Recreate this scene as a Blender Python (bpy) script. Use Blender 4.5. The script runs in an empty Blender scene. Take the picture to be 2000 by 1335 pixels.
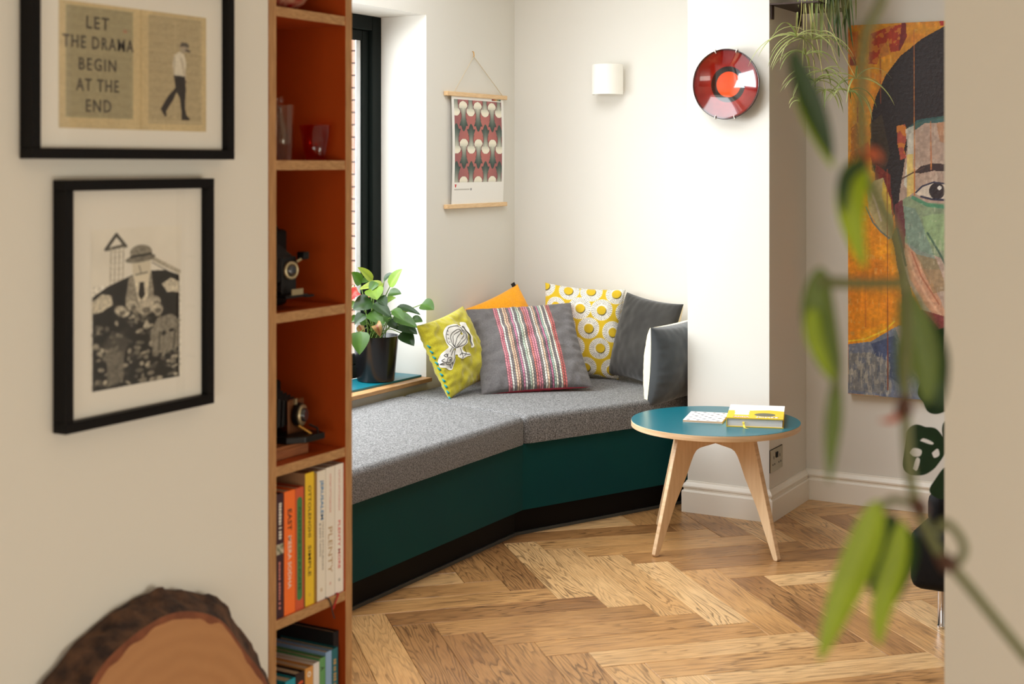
import bpy, bmesh, math, random
import numpy as np
from mathutils import Matrix, Vector, noise as mnoise
random.seed(7); np.random.seed(7)
SC = bpy.context.scene
COL = SC.collection
PI = math.pi

# ------------------------------------------------------------------ camera, world, light, exposure
ANG = math.radians(29.78); CA, SA = math.cos(ANG), math.sin(ANG)
CAM_H, FPX, HORIZON = 1.4, 2778.0, 320.0
cam = bpy.data.objects.new('camera', bpy.data.cameras.new('camera'))
COL.objects.link(cam)
cam.location = (0, 0, CAM_H); cam.rotation_euler = (PI/2, 0, ANG)
cam.data.lens = 50; cam.data.sensor_width = 36; cam.data.sensor_fit = 'HORIZONTAL'
cam.data.shift_y = -0.17375
cam.data.clip_start = 0.05
cam.data.dof.use_dof = True; cam.data.dof.focus_distance = 5.45; cam.data.dof.aperture_fstop = 5.0
SC.camera = cam
SC.view_settings.view_transform = 'Standard'; SC.view_settings.look = 'None'
SC.view_settings.exposure = -0.08; SC.view_settings.gamma = 1.0
SC.view_settings.use_curve_mapping = False
try:
    SC.cycles.use_denoising = True
    SC.cycles.max_bounces = 10; SC.cycles.diffuse_bounces = 6
    SC.cycles.sample_clamp_indirect = 8.0
except Exception: pass
world = bpy.data.worlds.new('overcast sky'); SC.world = world; world.use_nodes = True
bg = world.node_tree.nodes['Background']
bg.inputs[0].default_value = (0.92, 0.96, 1.0, 1); bg.inputs[1].default_value = 1.9

def area(name, loc, target, sx, sy, power, col=(1, 1, 1)):
    d = bpy.data.lights.new(name, 'AREA'); d.shape = 'RECTANGLE'; d.size = sx; d.size_y = sy
    d.energy = power; d.color = col
    o = bpy.data.objects.new(name, d); COL.objects.link(o); o.location = loc
    o.rotation_euler = (Vector(target) - Vector(loc)).to_track_quat('-Z', 'Y').to_euler()
    return o
# daylight: the side window, the rooflight over the bench, plus two unseen fills added in the near room
area('window daylight', (-3.98, 3.80, 1.55), (-3.36, 4.10, 0.75), 1.70, 1.35, 108, (0.93, 0.97, 1.0))
area('rooflight daylight', (-2.35, 3.80, 2.72), (-2.35, 3.80, 0), 1.3, 1.9, 42, (0.96, 0.98, 1.0))
area('rear fill light', (0.6, -2.45, 0.60), (0.0, 3.0, 0.45), 2.6, 1.1, 40, (1.0, 0.98, 0.88))  # unseen fill behind the camera, added to brighten the partition and nib
area('right fill light', (2.1, 1.8, 0.55), (-1.8, 2.1, 0.35), 1.3, 1.0, 38, (1.0, 0.98, 0.88))  # unseen low fill from the right, added to brighten the left wall

# ------------------------------------------------------------------ helpers
def at(px, py, d):
    """point seen at (px, py) of the 2000 px wide photograph, d metres deep"""
    t = (px - 1000) / FPX
    return Vector((d * (CA * t - SA), d * (CA + SA * t), CAM_H - d * (py - HORIZON) / FPX))
def lin(c):
    return tuple(((v/255)/12.92 if v/255 <= 0.04045 else ((v/255 + 0.055)/1.055)**2.4) for v in c)

def M(name, col, rough=0.5, metal=0.0, spec=0.5, bump=None, vary=None, coat=0.0, sheen=0.0, trans=0.0, sub=0.0, stretch=None):
    """principled material; bump=(scale, strength); vary=(scale, second colour)"""
    m = bpy.data.materials.new(name); m.use_nodes = True
    nt = m.node_tree; b = nt.nodes['Principled BSDF']
    c = lin(col) + (1,)
    b.inputs['Base Color'].default_value = c
    b.inputs['Roughness'].default_value = rough; b.inputs['Metallic'].default_value = metal
    b.inputs['Specular IOR Level'].default_value = spec
    b.inputs['Coat Weight'].default_value = coat; b.inputs['Coat Roughness'].default_value = 0.05
    b.inputs['Sheen Weight'].default_value = sheen
    b.inputs['Transmission Weight'].default_value = trans
    if bump or vary:
        tc = nt.nodes.new('ShaderNodeTexCoord'); src = tc.outputs['Object']
        if stretch:
            mp = nt.nodes.new('ShaderNodeMapping'); mp.inputs['Scale'].default_value = stretch
            nt.links.new(src, mp.inputs[0]); src = mp.outputs[0]
    if vary:
        n = nt.nodes.new('ShaderNodeTexNoise'); n.inputs['Scale'].default_value = vary[0]; n.inputs['Detail'].default_value = 6
        r = nt.nodes.new('ShaderNodeValToRGB'); r.color_ramp.elements[0].position = 0.35; r.color_ramp.elements[1].position = 0.68
        r.color_ramp.elements[0].color = c; r.color_ramp.elements[1].color = lin(vary[1]) + (1,)
        nt.links.new(src, n.inputs['Vector']); nt.links.new(n.outputs['Fac'], r.inputs[0]); nt.links.new(r.outputs[0], b.inputs['Base Color'])
    if bump:
        n2 = nt.nodes.new('ShaderNodeTexNoise'); n2.inputs['Scale'].default_value = bump[0]; n2.inputs['Detail'].default_value = 4
        bp = nt.nodes.new('ShaderNodeBump'); bp.inputs['Strength'].default_value = bump[1]; bp.inputs['Distance'].default_value = 0.004
        nt.links.new(src, n2.inputs['Vector']); nt.links.new(n2.outputs['Fac'], bp.inputs['Height']); nt.links.new(bp.outputs[0], b.inputs['Normal'])
    return m
def MV(name, rough=0.8, bump=None, coat=0.0, sheen=0.0):
    """printed or dyed surface: the mesh carries the ink as a colour attribute"""
    m = M(name, (200, 200, 200), rough, bump=bump, coat=coat, sheen=sheen)
    a = m.node_tree.nodes.new('ShaderNodeAttribute'); a.attribute_name = 'ink'
    m.node_tree.links.new(a.outputs['Color'], m.node_tree.nodes['Principled BSDF'].inputs['Base Color'])
    return m
def MG(name, tint=(1, 1, 1), gloss=1.0):
    """thin clear glass"""
    m = bpy.data.materials.new(name); m.use_nodes = True; nt = m.node_tree
    for n in list(nt.nodes):
        if n.type != 'OUTPUT_MATERIAL': nt.nodes.remove(n)
    out = [n for n in nt.nodes if n.type == 'OUTPUT_MATERIAL'][0]
    tr = nt.nodes.new('ShaderNodeBsdfTransparent'); tr.inputs[0].default_value = tuple(tint) + (1,)
    gl = nt.nodes.new('ShaderNodeBsdfGlossy'); gl.inputs['Roughness'].default_value = 0.02
    gl.inputs['Color'].default_value = (gloss, gloss, gloss, 1)
    # Schlick reflectance, the same from either side of the sheet
    ge = nt.nodes.new('ShaderNodeNewGeometry'); dt = nt.nodes.new('ShaderNodeVectorMath'); dt.operation = 'DOT_PRODUCT'
    nt.links.new(ge.outputs['Normal'], dt.inputs[0]); nt.links.new(ge.outputs['Incoming'], dt.inputs[1])
    def mth(op, a, b=0.0):
        q = nt.nodes.new('ShaderNodeMath'); q.operation = op; nt.links.new(a, q.inputs[0]); q.inputs[1].default_value = b; return q.outputs[0]
    om = nt.nodes.new('ShaderNodeMath'); om.operation = 'SUBTRACT'; om.inputs[0].default_value = 1.0; nt.links.new(mth('ABSOLUTE', dt.outputs['Value']), om.inputs[1])
    fac = mth('ADD', mth('MULTIPLY', mth('POWER', om.outputs[0], 5.0), 0.96), 0.04)
    mx = nt.nodes.new('ShaderNodeMixShader')
    nt.links.new(fac, mx.inputs[0]); nt.links.new(tr.outputs[0], mx.inputs[1]); nt.links.new(gl.outputs[0], mx.inputs[2])
    nt.links.new(mx.outputs[0], out.inputs[0])
    return m
def MW(name, dark, light, scale=6.0, stretch=(1, 14, 14), rough=0.45, ring=3.0, coat=0.0):
    """straight grained wood, grain along the first axis"""
    m = bpy.data.materials.new(name); m.use_nodes = True; nt = m.node_tree; b = nt.nodes['Principled BSDF']
    b.inputs['Roughness'].default_value = rough; b.inputs['Coat Weight'].default_value = coat
    tc = nt.nodes.new('ShaderNodeTexCoord'); mp = nt.nodes.new('ShaderNodeMapping'); mp.inputs['Scale'].default_value = stretch
    n = nt.nodes.new('ShaderNodeTexNoise'); n.inputs['Scale'].default_value = scale; n.inputs['Detail'].default_value = 8; n.inputs['Distortion'].default_value = 0.4
    r = nt.nodes.new('ShaderNodeValToRGB'); r.color_ramp.elements[0].position = 0.3; r.color_ramp.elements[1].position = 0.72
    r.color_ramp.elements[0].color = lin(dark) + (1,); r.color_ramp.elements[1].color = lin(light) + (1,)
    nt.links.new(tc.outputs['Object'], mp.inputs[0]); nt.links.new(mp.outputs[0], n.inputs['Vector'])
    nt.links.new(n.outputs['Fac'], r.inputs[0]); nt.links.new(r.outputs[0], b.inputs['Base Color'])
    return m

# ---- mesh pieces, all in world coordinates unless a matrix is given
def bx(bm, x0, x1, y0, y1, z0, z1, bev=0.0, mat=None, seg=1):
    v = [bm.verts.new((x, y, z)) for z in (z0, z1) for y in (y0, y1) for x in (x0, x1)]
    fs = [(0, 2, 3, 1), (4, 5, 7, 6), (0, 1, 5, 4), (2, 6, 7, 3), (0, 4, 6, 2), (1, 3, 7, 5)]
    faces = [bm.faces.new([v[i] for i in f]) for f in fs]
    if bev > 0:
        es = list({e for f in faces for e in f.edges})
        r = bmesh.ops.bevel(bm, geom=es, offset=bev, segments=seg, profile=0.5, affect='EDGES')
        if mat is not None:
            vs = {q for f in r['faces'] for q in f.verts} | {q for q in v if q.is_valid}
            bmesh.ops.transform(bm, matrix=mat, verts=list(vs))
    elif mat is not None:
        bmesh.ops.transform(bm, matrix=mat, verts=v)
    return bm
def box(*a, **k): return bx(bmesh.new(), *a, **k)
def lathe(bm, prof, seg=32, mat=None, cap=True, a0=0.0, a1=2*PI):
    """prof: (radius, height) from first to last; spun about local z"""
    full = abs(a1 - a0 - 2*PI) < 1e-6
    n = seg if full else seg + 1
    rings = []
    for r, z in prof:
        if r < 1e-6: rings.append([bm.verts.new((0, 0, z))])
        else: rings.append([bm.verts.new((r*math.cos(a0 + (a1-a0)*i/seg), r*math.sin(a0 + (a1-a0)*i/seg), z)) for i in range(n)])
    for A, B in zip(rings, rings[1:]):
        for i in range(seg):
            j = (i + 1) % n
            if len(A) == 1 and len(B) == 1: continue
            if len(A) == 1: bm.faces.new((A[0], B[j], B[i]))
            elif len(B) == 1: bm.faces.new((A[i], A[j], B[0]))
            else: bm.faces.new((A[i], A[j], B[j], B[i]))
    if cap and full:
        for R, rev in ((rings[0], True), (rings[-1], False)):
            if len(R) > 2: bm.faces.new(R[::-1] if rev else R)
    if mat is not None: bmesh.ops.transform(bm, matrix=mat, verts=[v for R in rings for v in R])
    return bm
def tube(bm, pts, rad, seg=8, cap=True):
    pts = [Vector(p) for p in pts]; rings = []
    rs = rad if isinstance(rad, (list, tuple)) else [rad]*len(pts)
    up = None
    for i, p in enumerate(pts):
        t = (pts[min(i+1, len(pts)-1)] - pts[max(i-1, 0)]).normalized()
        if up is None: up = Vector((0, 0, 1)) if abs(t.z) < 0.9 else Vector((1, 0, 0))
        s = t.cross(up).normalized(); u = s.cross(t).normalized(); up = u
        rings.append([bm.verts.new(p + rs[i]*(math.cos(2*PI*k/seg)*s + math.sin(2*PI*k/seg)*u)) for k in range(seg)])
    for A, B in zip(rings, rings[1:]):
        for k in range(seg): bm.faces.new((A[k], A[(k+1) % seg], B[(k+1) % seg], B[k]))
    if cap: bm.faces.new(rings[0][::-1]); bm.faces.new(rings[-1])
    return bm
def prism(bm, pts, h0, h1, mat=None, bev=0.0, seg=2):
    """outline (x, y) extruded from h0 to h1 along local z"""
    a = [bm.verts.new((x, y, h0)) for x, y in pts]; b = [bm.verts.new((x, y, h1)) for x, y in pts]
    n = len(pts); fs = [bm.faces.new(a[::-1]), bm.faces.new(b)]
    for i in range(n): fs.append(bm.faces.new((a[i], a[(i+1) % n], b[(i+1) % n], b[i])))
    if bev > 0:
        bmesh.ops.bevel(bm, geom=list({e for f in fs for e in f.edges}), offset=bev, segments=seg, profile=0.5, affect='EDGES')
    bmesh.ops.recalc_face_normals(bm, faces=list(bm.faces))
    if mat is not None: bmesh.ops.transform(bm, matrix=mat, verts=list(bm.verts))
    return bm
def axes(o, x, y, z):
    """matrix with local axes x, y, z placed at o"""
    m = Matrix.Identity(4)
    for i, a in enumerate((x, y, z)):
        a = Vector(a)
        for k in range(3): m[k][i] = a[k]
    for k in range(3): m[k][3] = o[k]
    return m
def smooth_curve(pts, n=8):
    pts = [Vector(p) for p in pts]; P = [pts[0]] + pts + [pts[-1]]; out = []
    for i in range(1, len(P)-2):
        for k in range(n):
            t = k/n
            out.append(0.5*((2*P[i]) + (P[i+1]-P[i-1])*t + (2*P[i-1]-5*P[i]+4*P[i+1]-P[i+2])*t*t + (3*P[i]-P[i-1]-3*P[i+1]+P[i+2])*t**3))
    out.append(pts[-1]); return out

# ---- objects
def tag(o, label=None, cat=None, group=None, kind=None):
    if label: o['label'] = label
    if cat: o['category'] = cat
    if group: o['group'] = group
    if kind: o['kind'] = kind
    return o
def thing(name, label, cat, loc=(0, 0, 0), rz=0.0, group=None):
    o = bpy.data.objects.new(name, None); COL.objects.link(o); o.empty_display_size = 0.05
    o.location = loc; o.rotation_euler = (0, 0, rz)
    return tag(o, label, cat, group)
def wm(o):
    m = o.matrix_basis.copy()
    return wm(o.parent) @ m if o.parent else m
def link(name, me, parent=None, label=None, centre=None):
    o = bpy.data.objects.new(name, me); COL.objects.link(o)
    if centre is None:
        n = len(me.vertices); co = np.empty(n*3); me.vertices.foreach_get('co', co); co = co.reshape(-1, 3)
        centre = Vector((co.min(0) + co.max(0))/2)
    me.transform(Matrix.Translation(-Vector(centre)))
    T = Matrix.Translation(Vector(centre))
    if parent:
        o.parent = parent; o.matrix_basis = wm(parent).inverted() @ T
    else: o.matrix_basis = T
    if label: o['label'] = label
    return o
def part(name, bm, mat, parent=None, smooth=False, label=None):
    me = bpy.data.meshes.new(name)
    if isinstance(bm, bmesh.types.BMesh):
        if smooth != 'keep': bmesh.ops.recalc_face_normals(bm, faces=list(bm.faces))
        bm.to_mesh(me); bm.free()
    else: me = bm
    if mat is not None:
        if not isinstance(mat, (list, tuple)): mat = [mat]
        for q in mat: me.materials.append(q)
    if smooth:
        me.polygons.foreach_set('use_smooth', [True]*len(me.polygons))
        if smooth == 'auto':
            me.set_sharp_from_angle(angle=math.radians(38))
    return link(name, me, parent, label)
def struct(name, bm, mat, parent=None):
    o = part(name, bm, mat, parent)
    if not parent: o['kind'] = 'structure'
    return o
def from_np(name, co, faces, ink=None):
    me = bpy.data.meshes.new(name)
    me.from_pydata([], [], [])
    nv, nf = len(co), len(faces)
    me.vertices.add(nv); me.vertices.foreach_set('co', np.asarray(co, dtype=np.float32).ravel())
    me.loops.add(nf*4); me.loops.foreach_set('vertex_index', np.asarray(faces, dtype=np.int32).ravel())
    me.polygons.add(nf); me.polygons.foreach_set('loop_start', np.arange(0, nf*4, 4, dtype=np.int32))
    me.update(calc_edges=True); me.validate()
    if ink is not None:
        a = me.color_attributes.new('ink', 'FLOAT_COLOR', 'POINT')
        c = np.ones((nv, 4), dtype=np.float32); c[:, :3] = ink
        a.data.foreach_set('color', c.ravel())
    return me
def grid_faces(W, H):
    i = np.arange(W*H).reshape(H, W)
    return np.stack([i[1:, :-1], i[1:, 1:], i[:-1, 1:], i[:-1, :-1]], -1).reshape(-1, 4)
def text_mesh(s, width=None, height=None, bold=0.0, depth=0.0003, spacing=1.0):
    """flat lettering, centred on the origin, scaled to width and / or cap height"""
    cu = bpy.data.curves.new('txt', 'FONT'); cu.body = s; cu.size = 1; cu.align_x = 'CENTER'; cu.align_y = 'CENTER'
    cu.offset = bold; cu.extrude = 0; cu.resolution_u = 2; cu.space_character = spacing
    o = bpy.data.objects.new('txt', cu); COL.objects.link(o)
    dg = bpy.context.evaluated_depsgraph_get(); me = bpy.data.meshes.new_from_object(o.evaluated_get(dg))
    bpy.data.objects.remove(o); bpy.data.curves.remove(cu)
    n = len(me.vertices); co = np.empty(n*3); me.vertices.foreach_get('co', co); co = co.reshape(-1, 3)
    lo, hi = co.min(0), co.max(0); co -= (lo + hi)/2; sz = np.maximum(hi - lo, 1e-6)
    sx = width/sz[0] if width else None; sy = height/sz[1] if height else None
    sx = sx or sy; sy = sy or sx
    co *= np.array([sx, sy, 1.0]); me.vertices.foreach_set('co', co.ravel())
    bm = bmesh.new(); bm.from_mesh(me); bpy.data.meshes.remove(me)
    r = bmesh.ops.extrude_face_region(bm, geom=list(bm.faces))
    bmesh.ops.translate(bm, vec=(0, 0, depth), verts=[g for g in r['geom'] if isinstance(g, bmesh.types.BMVert)])
    bmesh.ops.recalc_face_normals(bm, faces=list(bm.faces))
    return bm
def lettering(s, mat, parent, o, x, y, z, name='lettering', lines=None, **k):
    """lines: [(text, dx, dy, kwargs)] joined into one flat print, or a single string"""
    bm = bmesh.new()
    for t, dx, dy, kk in (lines or [(s, 0, 0, k)]):
        b = text_mesh(t, **kk); bmesh.ops.translate(b, vec=(dx, dy, 0), verts=list(b.verts))
        me = bpy.data.meshes.new('t'); b.to_mesh(me); b.free(); bm.from_mesh(me); bpy.data.meshes.remove(me)
    bmesh.ops.transform(bm, matrix=axes(o, x, y, z), verts=list(bm.verts))
    return part(name, bm, mat, parent)

# ---- ink: a small raster painter
def vnoise(H, W, cy, cx, seed=0, octaves=3):
    rs = np.random.RandomState(seed); out = np.zeros((H, W)); amp = 1.0; tot = 0
    for k in range(octaves):
        ny, nx = int(cy*2**k) + 2, int(cx*2**k) + 2; g = rs.rand(ny + 1, nx + 1)
        y = np.linspace(0, ny - 1.001, H); x = np.linspace(0, nx - 1.001, W)
        yi, xi = y.astype(int), x.astype(int); fy, fx = (y - yi)[:, None], (x - xi)[None, :]
        fy = fy*fy*(3-2*fy); fx = fx*fx*(3-2*fx)
        a = g[yi][:, xi]; b = g[yi][:, xi+1]; c = g[yi+1][:, xi]; d = g[yi+1][:, xi+1]
        out += amp*((a*(1-fx)+b*fx)*(1-fy) + (c*(1-fx)+d*fx)*fy); tot += amp; amp *= 0.5
    return out/tot
class Ink:
    def __init__(s, W, H, x0, x1, y0, y1, col):
        s.W, s.H = W, H; s.a = np.zeros((H, W, 3)); s.a[:] = col
        s.X, s.Y = np.meshgrid(np.linspace(x0, x1, W), np.linspace(y0, y1, H))
    def put(s, mask, col, al=1.0):
        k = (mask*al)[..., None]; c = np.asarray(col, dtype=float)
        s.a = s.a*(1-k) + c*k
    def poly(s, pts, col, al=1.0, wob=0.0, seed=1):
        x, y = s.X, s.Y
        if wob:
            x = x + wob*(vnoise(s.H, s.W, 12, 10, seed) - 0.5)*2; y = y + wob*(vnoise(s.H, s.W, 12, 10, seed+50) - 0.5)*2
        m = np.zeros((s.H, s.W), bool); n = len(pts); j = n-1
        for i in range(n):
            xi, yi = pts[i]; xj, yj = pts[j]
            if yi != yj: m ^= ((yi > y) != (yj > y)) & (x < (xj-xi)*(y-yi)/(yj-yi) + xi)
            j = i
        s.put(m.astype(float), col, al)
    def ell(s, cx, cy, rx, ry, col, al=1.0, rot=0.0, soft=0.05):
        dx, dy = s.X-cx, s.Y-cy; c, q = math.cos(rot), math.sin(rot)
        r = np.sqrt(((dx*c+dy*q)/rx)**2 + ((-dx*q+dy*c)/ry)**2)
        s.put(np.clip((1-r)/soft + 0.5, 0, 1), col, al)
    def line(s, pts, w, col, al=1.0):
        d = np.full((s.H, s.W), 1e9)
        for (ax, ay), (bx_, by) in zip(pts, pts[1:]):
            L = (bx_-ax)**2 + (by-ay)**2 + 1e-9
            t = np.clip(((s.X-ax)*(bx_-ax) + (s.Y-ay)*(by-ay))/L, 0, 1)
            d = np.minimum(d, np.hypot(s.X-ax-t*(bx_-ax), s.Y-ay-t*(by-ay)))
        s.put(np.clip((w/2-d)/(w*0.25) + 0.5, 0, 1), col, al)
    def noise(s, amt, cy, cx, seed=3):
        s.a = s.a*(1 + amt*(vnoise(s.H, s.W, cy, cx, seed)[..., None]*2 - 1))
    def linear(s):
        v = np.clip(s.a, 0, 255)/255
        return np.where(v <= 0.04045, v/12.92, ((v+0.055)/1.055)**2.4).reshape(-1, 3)
def ink_sheet(name, ink, o, x, y, w, h, mat, parent, thick=0.0, label=None):
    """printed sheet with its top left corner at o, running w along x and h along y (down)"""
    u, v = np.meshgrid(np.linspace(0, 1, ink.W), np.linspace(0, 1, ink.H))
    o, x, y = np.array(o), np.array(x, dtype=float), np.array(y, dtype=float)
    co = o + u.reshape(-1, 1)*w*x + v.reshape(-1, 1)*h*y
    me = from_np(name, co, grid_faces(ink.W, ink.H), ink.linear())
    return part(name, me, mat, parent, label=label)

# ------------------------------------------------------------------ materials
WALL = M('cream wall paint', (220, 217, 208), 0.85, bump=(60, 0.03))
WHITE = M('white gloss paint', (236, 231, 219), 0.45)
CEIL = M('ceiling paint', (240, 236, 226), 0.9)
BLACK = M('black frame lacquer', (12, 10, 11), 0.5, spec=0.15)
CHARC = M('dark green powder coat', (13, 20, 17), 0.55, spec=0.12)
PLY_EDGE = MW('birch ply edge', (202, 166, 124), (230, 200, 162), 3, (2, 2, 30), 0.5)
BIRCH = MW('pale birch', (216, 184, 142), (232, 204, 166), 5, (14, 14, 1.5), 0.45)
OAK_EDGE = MW('oak shelf edge', (150, 108, 66), (188, 146, 98), 8, (6, 6, 30), 0.55)
OAK_EDGE_V = MW('oak panel edge', (150, 106, 64), (186, 142, 94), 8, (30, 30, 2), 0.55)
ORANGE = M('burnt orange laminate', (170, 68, 14), 0.45, vary=(3, (178, 74, 16)))
TEAL_LAM = M('teal laminate', (6, 104, 118), 0.3, spec=0.5)
TEAL_PANEL = M('dark teal panel', (4, 64, 63), 0.55, spec=0.12, vary=(2, (4, 58, 62)))
KICK = M('black kickboard', (12, 10, 11), 0.6, spec=0.15)
FELT = M('grey wool felt', (66, 66, 65), 0.95, spec=0.15, bump=(900, 0.6), vary=(240, (156, 155, 154)), sheen=0.1)
PAPER = M('white paper', (238, 236, 230), 0.8)
PAGES = M('page block', (214, 200, 172), 0.9, vary=(250, (190, 170, 138)), stretch=(1, 1, 1))
GLASS = MG('picture glass', gloss=0.55)
PANE = MG('window glass')
INK = MV('print', 0.75)
CHROME = M('chrome', (225, 225, 228), 0.08, metal=1.0)
STEEL = M('brushed steel plate', (168, 158, 136), 0.3, metal=0.85)
BRASS = M('brass', (196, 150, 78), 0.3, metal=0.9)
BLKPL = M('black plastic', (14, 12, 12), 0.4, spec=0.3)

def plank_material():
    m = bpy.data.materials.new('oiled oak plank'); m.use_nodes = True; nt = m.node_tree; b = nt.nodes['Principled BSDF']
    N = lambda t: nt.nodes.new(t); L = nt.links.new
    uv = N('ShaderNodeUVMap'); uv.uv_map = 'uv'; oi = N('ShaderNodeObjectInfo')
    mul = N('ShaderNodeVectorMath'); mul.operation = 'MULTIPLY'; mul.inputs[1].default_value = (37, 91, 13)
    cb = N('ShaderNodeCombineXYZ')
    for k in range(3): L(oi.outputs['Random'], cb.inputs[k])
    L(cb.outputs[0], mul.inputs[0])
    add = N('ShaderNodeVectorMath'); add.operation = 'ADD'; L(uv.outputs[0], add.inputs[0]); L(mul.outputs[0], add.inputs[1])
    # cathedral grain: contour bands of a stretched noise field
    mp = N('ShaderNodeMapping'); mp.inputs['Scale'].default_value = (0.95, 9.5, 1); L(add.outputs[0], mp.inputs[0])
    n1 = N('ShaderNodeTexNoise'); n1.inputs['Scale'].default_value = 1.0; n1.inputs['Detail'].default_value = 3.5; n1.inputs['Roughness'].default_value = 0.5
    L(mp.outputs[0], n1.inputs['Vector'])
    m1 = N('ShaderNodeMath'); m1.operation = 'MULTIPLY'; m1.inputs[1].default_value = 24; L(n1.outputs['Fac'], m1.inputs[0])
    fr = N('ShaderNodeMath'); fr.operation = 'FRACT'; L(m1.outputs[0], fr.inputs[0])
    r1 = N('ShaderNodeValToRGB'); e = r1.color_ramp.elements
    e[0].position = 0.0; e[0].color = (0.24, 0.21, 0.19, 1); e[1].position = 0.42; e[1].color = (1, 1, 1, 1)
    q = r1.color_ramp.elements.new(0.9); q.color = (1, 1, 1, 1); q = r1.color_ramp.elements.new(1.0); q.color = (0.5, 0.5, 0.5, 1)
    L(fr.outputs[0], r1.inputs[0])
    # fine pores
    mp2 = N('ShaderNodeMapping'); mp2.inputs['Scale'].default_value = (14, 260, 1); L(add.outputs[0], mp2.inputs[0])
    n2 = N('ShaderNodeTexNoise'); n2.inputs['Scale'].default_value = 1.0; n2.inputs['Detail'].default_value = 3; L(mp2.outputs[0], n2.inputs['Vector'])
    r2 = N('ShaderNodeValToRGB'); r2.color_ramp.elements[0].position = 0.3; r2.color_ramp.elements[1].position = 0.55
    r2.color_ramp.elements[0].color = (0.72, 0.7, 0.68, 1); r2.color_ramp.elements[1].color = (1, 1, 1, 1); L(n2.outputs['Fac'], r2.inputs[0])
    # where the grain shows strongly
    n3 = N('ShaderNodeTexNoise'); n3.inputs['Scale'].default_value = 2.2; n3.inputs['Detail'].default_value = 2; L(add.outputs[0], n3.inputs['Vector'])
    mk = N('ShaderNodeMapRange'); mk.inputs[1].default_value = 0.35; mk.inputs[2].default_value = 0.68; mk.inputs[3].default_value = 0.4; mk.inputs[4].default_value = 0.95
    L(n3.outputs['Fac'], mk.inputs[0])
    tone = N('ShaderNodeValToRGB'); t = tone.color_ramp.elements
    t[0].position = 0; t[0].color = lin((138, 94, 54)) + (1,); t[1].position = 1; t[1].color = lin((230, 192, 138)) + (1,)
    q = t.new(0.5); q.color = lin((196, 148, 92)) + (1,)
    n4 = N('ShaderNodeTexNoise'); n4.inputs['Scale'].default_value = 3.0; n4.inputs['Detail'].default_value = 3; L(add.outputs[0], n4.inputs['Vector'])
    a4 = N('ShaderNodeMath'); a4.operation = 'MULTIPLY_ADD'; a4.inputs[1].default_value = 0.6; L(n4.outputs['Fac'], a4.inputs[0])
    a5 = N('ShaderNodeMath'); a5.operation = 'MULTIPLY_ADD'; a5.inputs[1].default_value = 0.75; a5.inputs[2].default_value = -0.18; L(oi.outputs['Random'], a5.inputs[0])
    L(a5.outputs[0], a4.inputs[2]); L(a4.outputs[0], tone.inputs[0])
    x1 = N('ShaderNodeMixRGB'); x1.blend_type = 'MULTIPLY'; L(mk.outputs[0], x1.inputs[0]); L(tone.outputs[0], x1.inputs[1]); L(r1.outputs[0], x1.inputs[2])
    x2 = N('ShaderNodeMixRGB'); x2.blend_type = 'MULTIPLY'; x2.inputs[0].default_value = 1.0; L(x1.outputs[0], x2.inputs[1]); L(r2.outputs[0], x2.inputs[2])
    L(x2.outputs[0], b.inputs['Base Color'])
    b.inputs['Roughness'].default_value = 0.33; b.inputs['Specular IOR Level'].default_value = 0.55
    bp = N('ShaderNodeBump'); bp.inputs['Strength'].default_value = 0.15; bp.inputs['Distance'].default_value = 0.002
    L(r1.outputs[0], bp.inputs['Height']); L(bp.outputs[0], b.inputs['Normal'])
    return m
PLANK = plank_material()

# ------------------------------------------------------------------ setting
XW, YB = -3.30, 5.79                    # window wall face, back wall face
PX0, PX1, PY = -2.236, -1.892, 5.335    # the nib between bench and picture
ZC = 2.6
floor = struct('floor', box(-3.65, 2.3, -2.7, 6.0, -0.06, -0.0165), M('dark underlay', (60, 40, 25), 0.9))
PL, PWD = 0.69, 0.1252
E1 = Vector((1, 1, 0)).normalized(); E2 = Vector((1, -1, 0)).normalized()
def plank_mesh():
    bm = box(-PL/2+0.0006, PL/2-0.0006, -PWD/2+0.0006, PWD/2-0.0006, -0.016, 0.0, bev=0.0011)
    uvl = bm.loops.layers.uv.new('uv')
    for f in bm.faces:
        for l in f.loops: l[uvl].uv = (l.vert.co.x, l.vert.co.y)
    me = bpy.data.meshes.new('plank'); bm.to_mesh(me); bm.free(); me.materials.append(PLANK); return me
pm = plank_mesh(); rest = bmesh.new(); uvr = rest.loops.layers.uv.new('uv')
P0 = Vector((-2.545, 3.65, 0)); near = []
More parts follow.
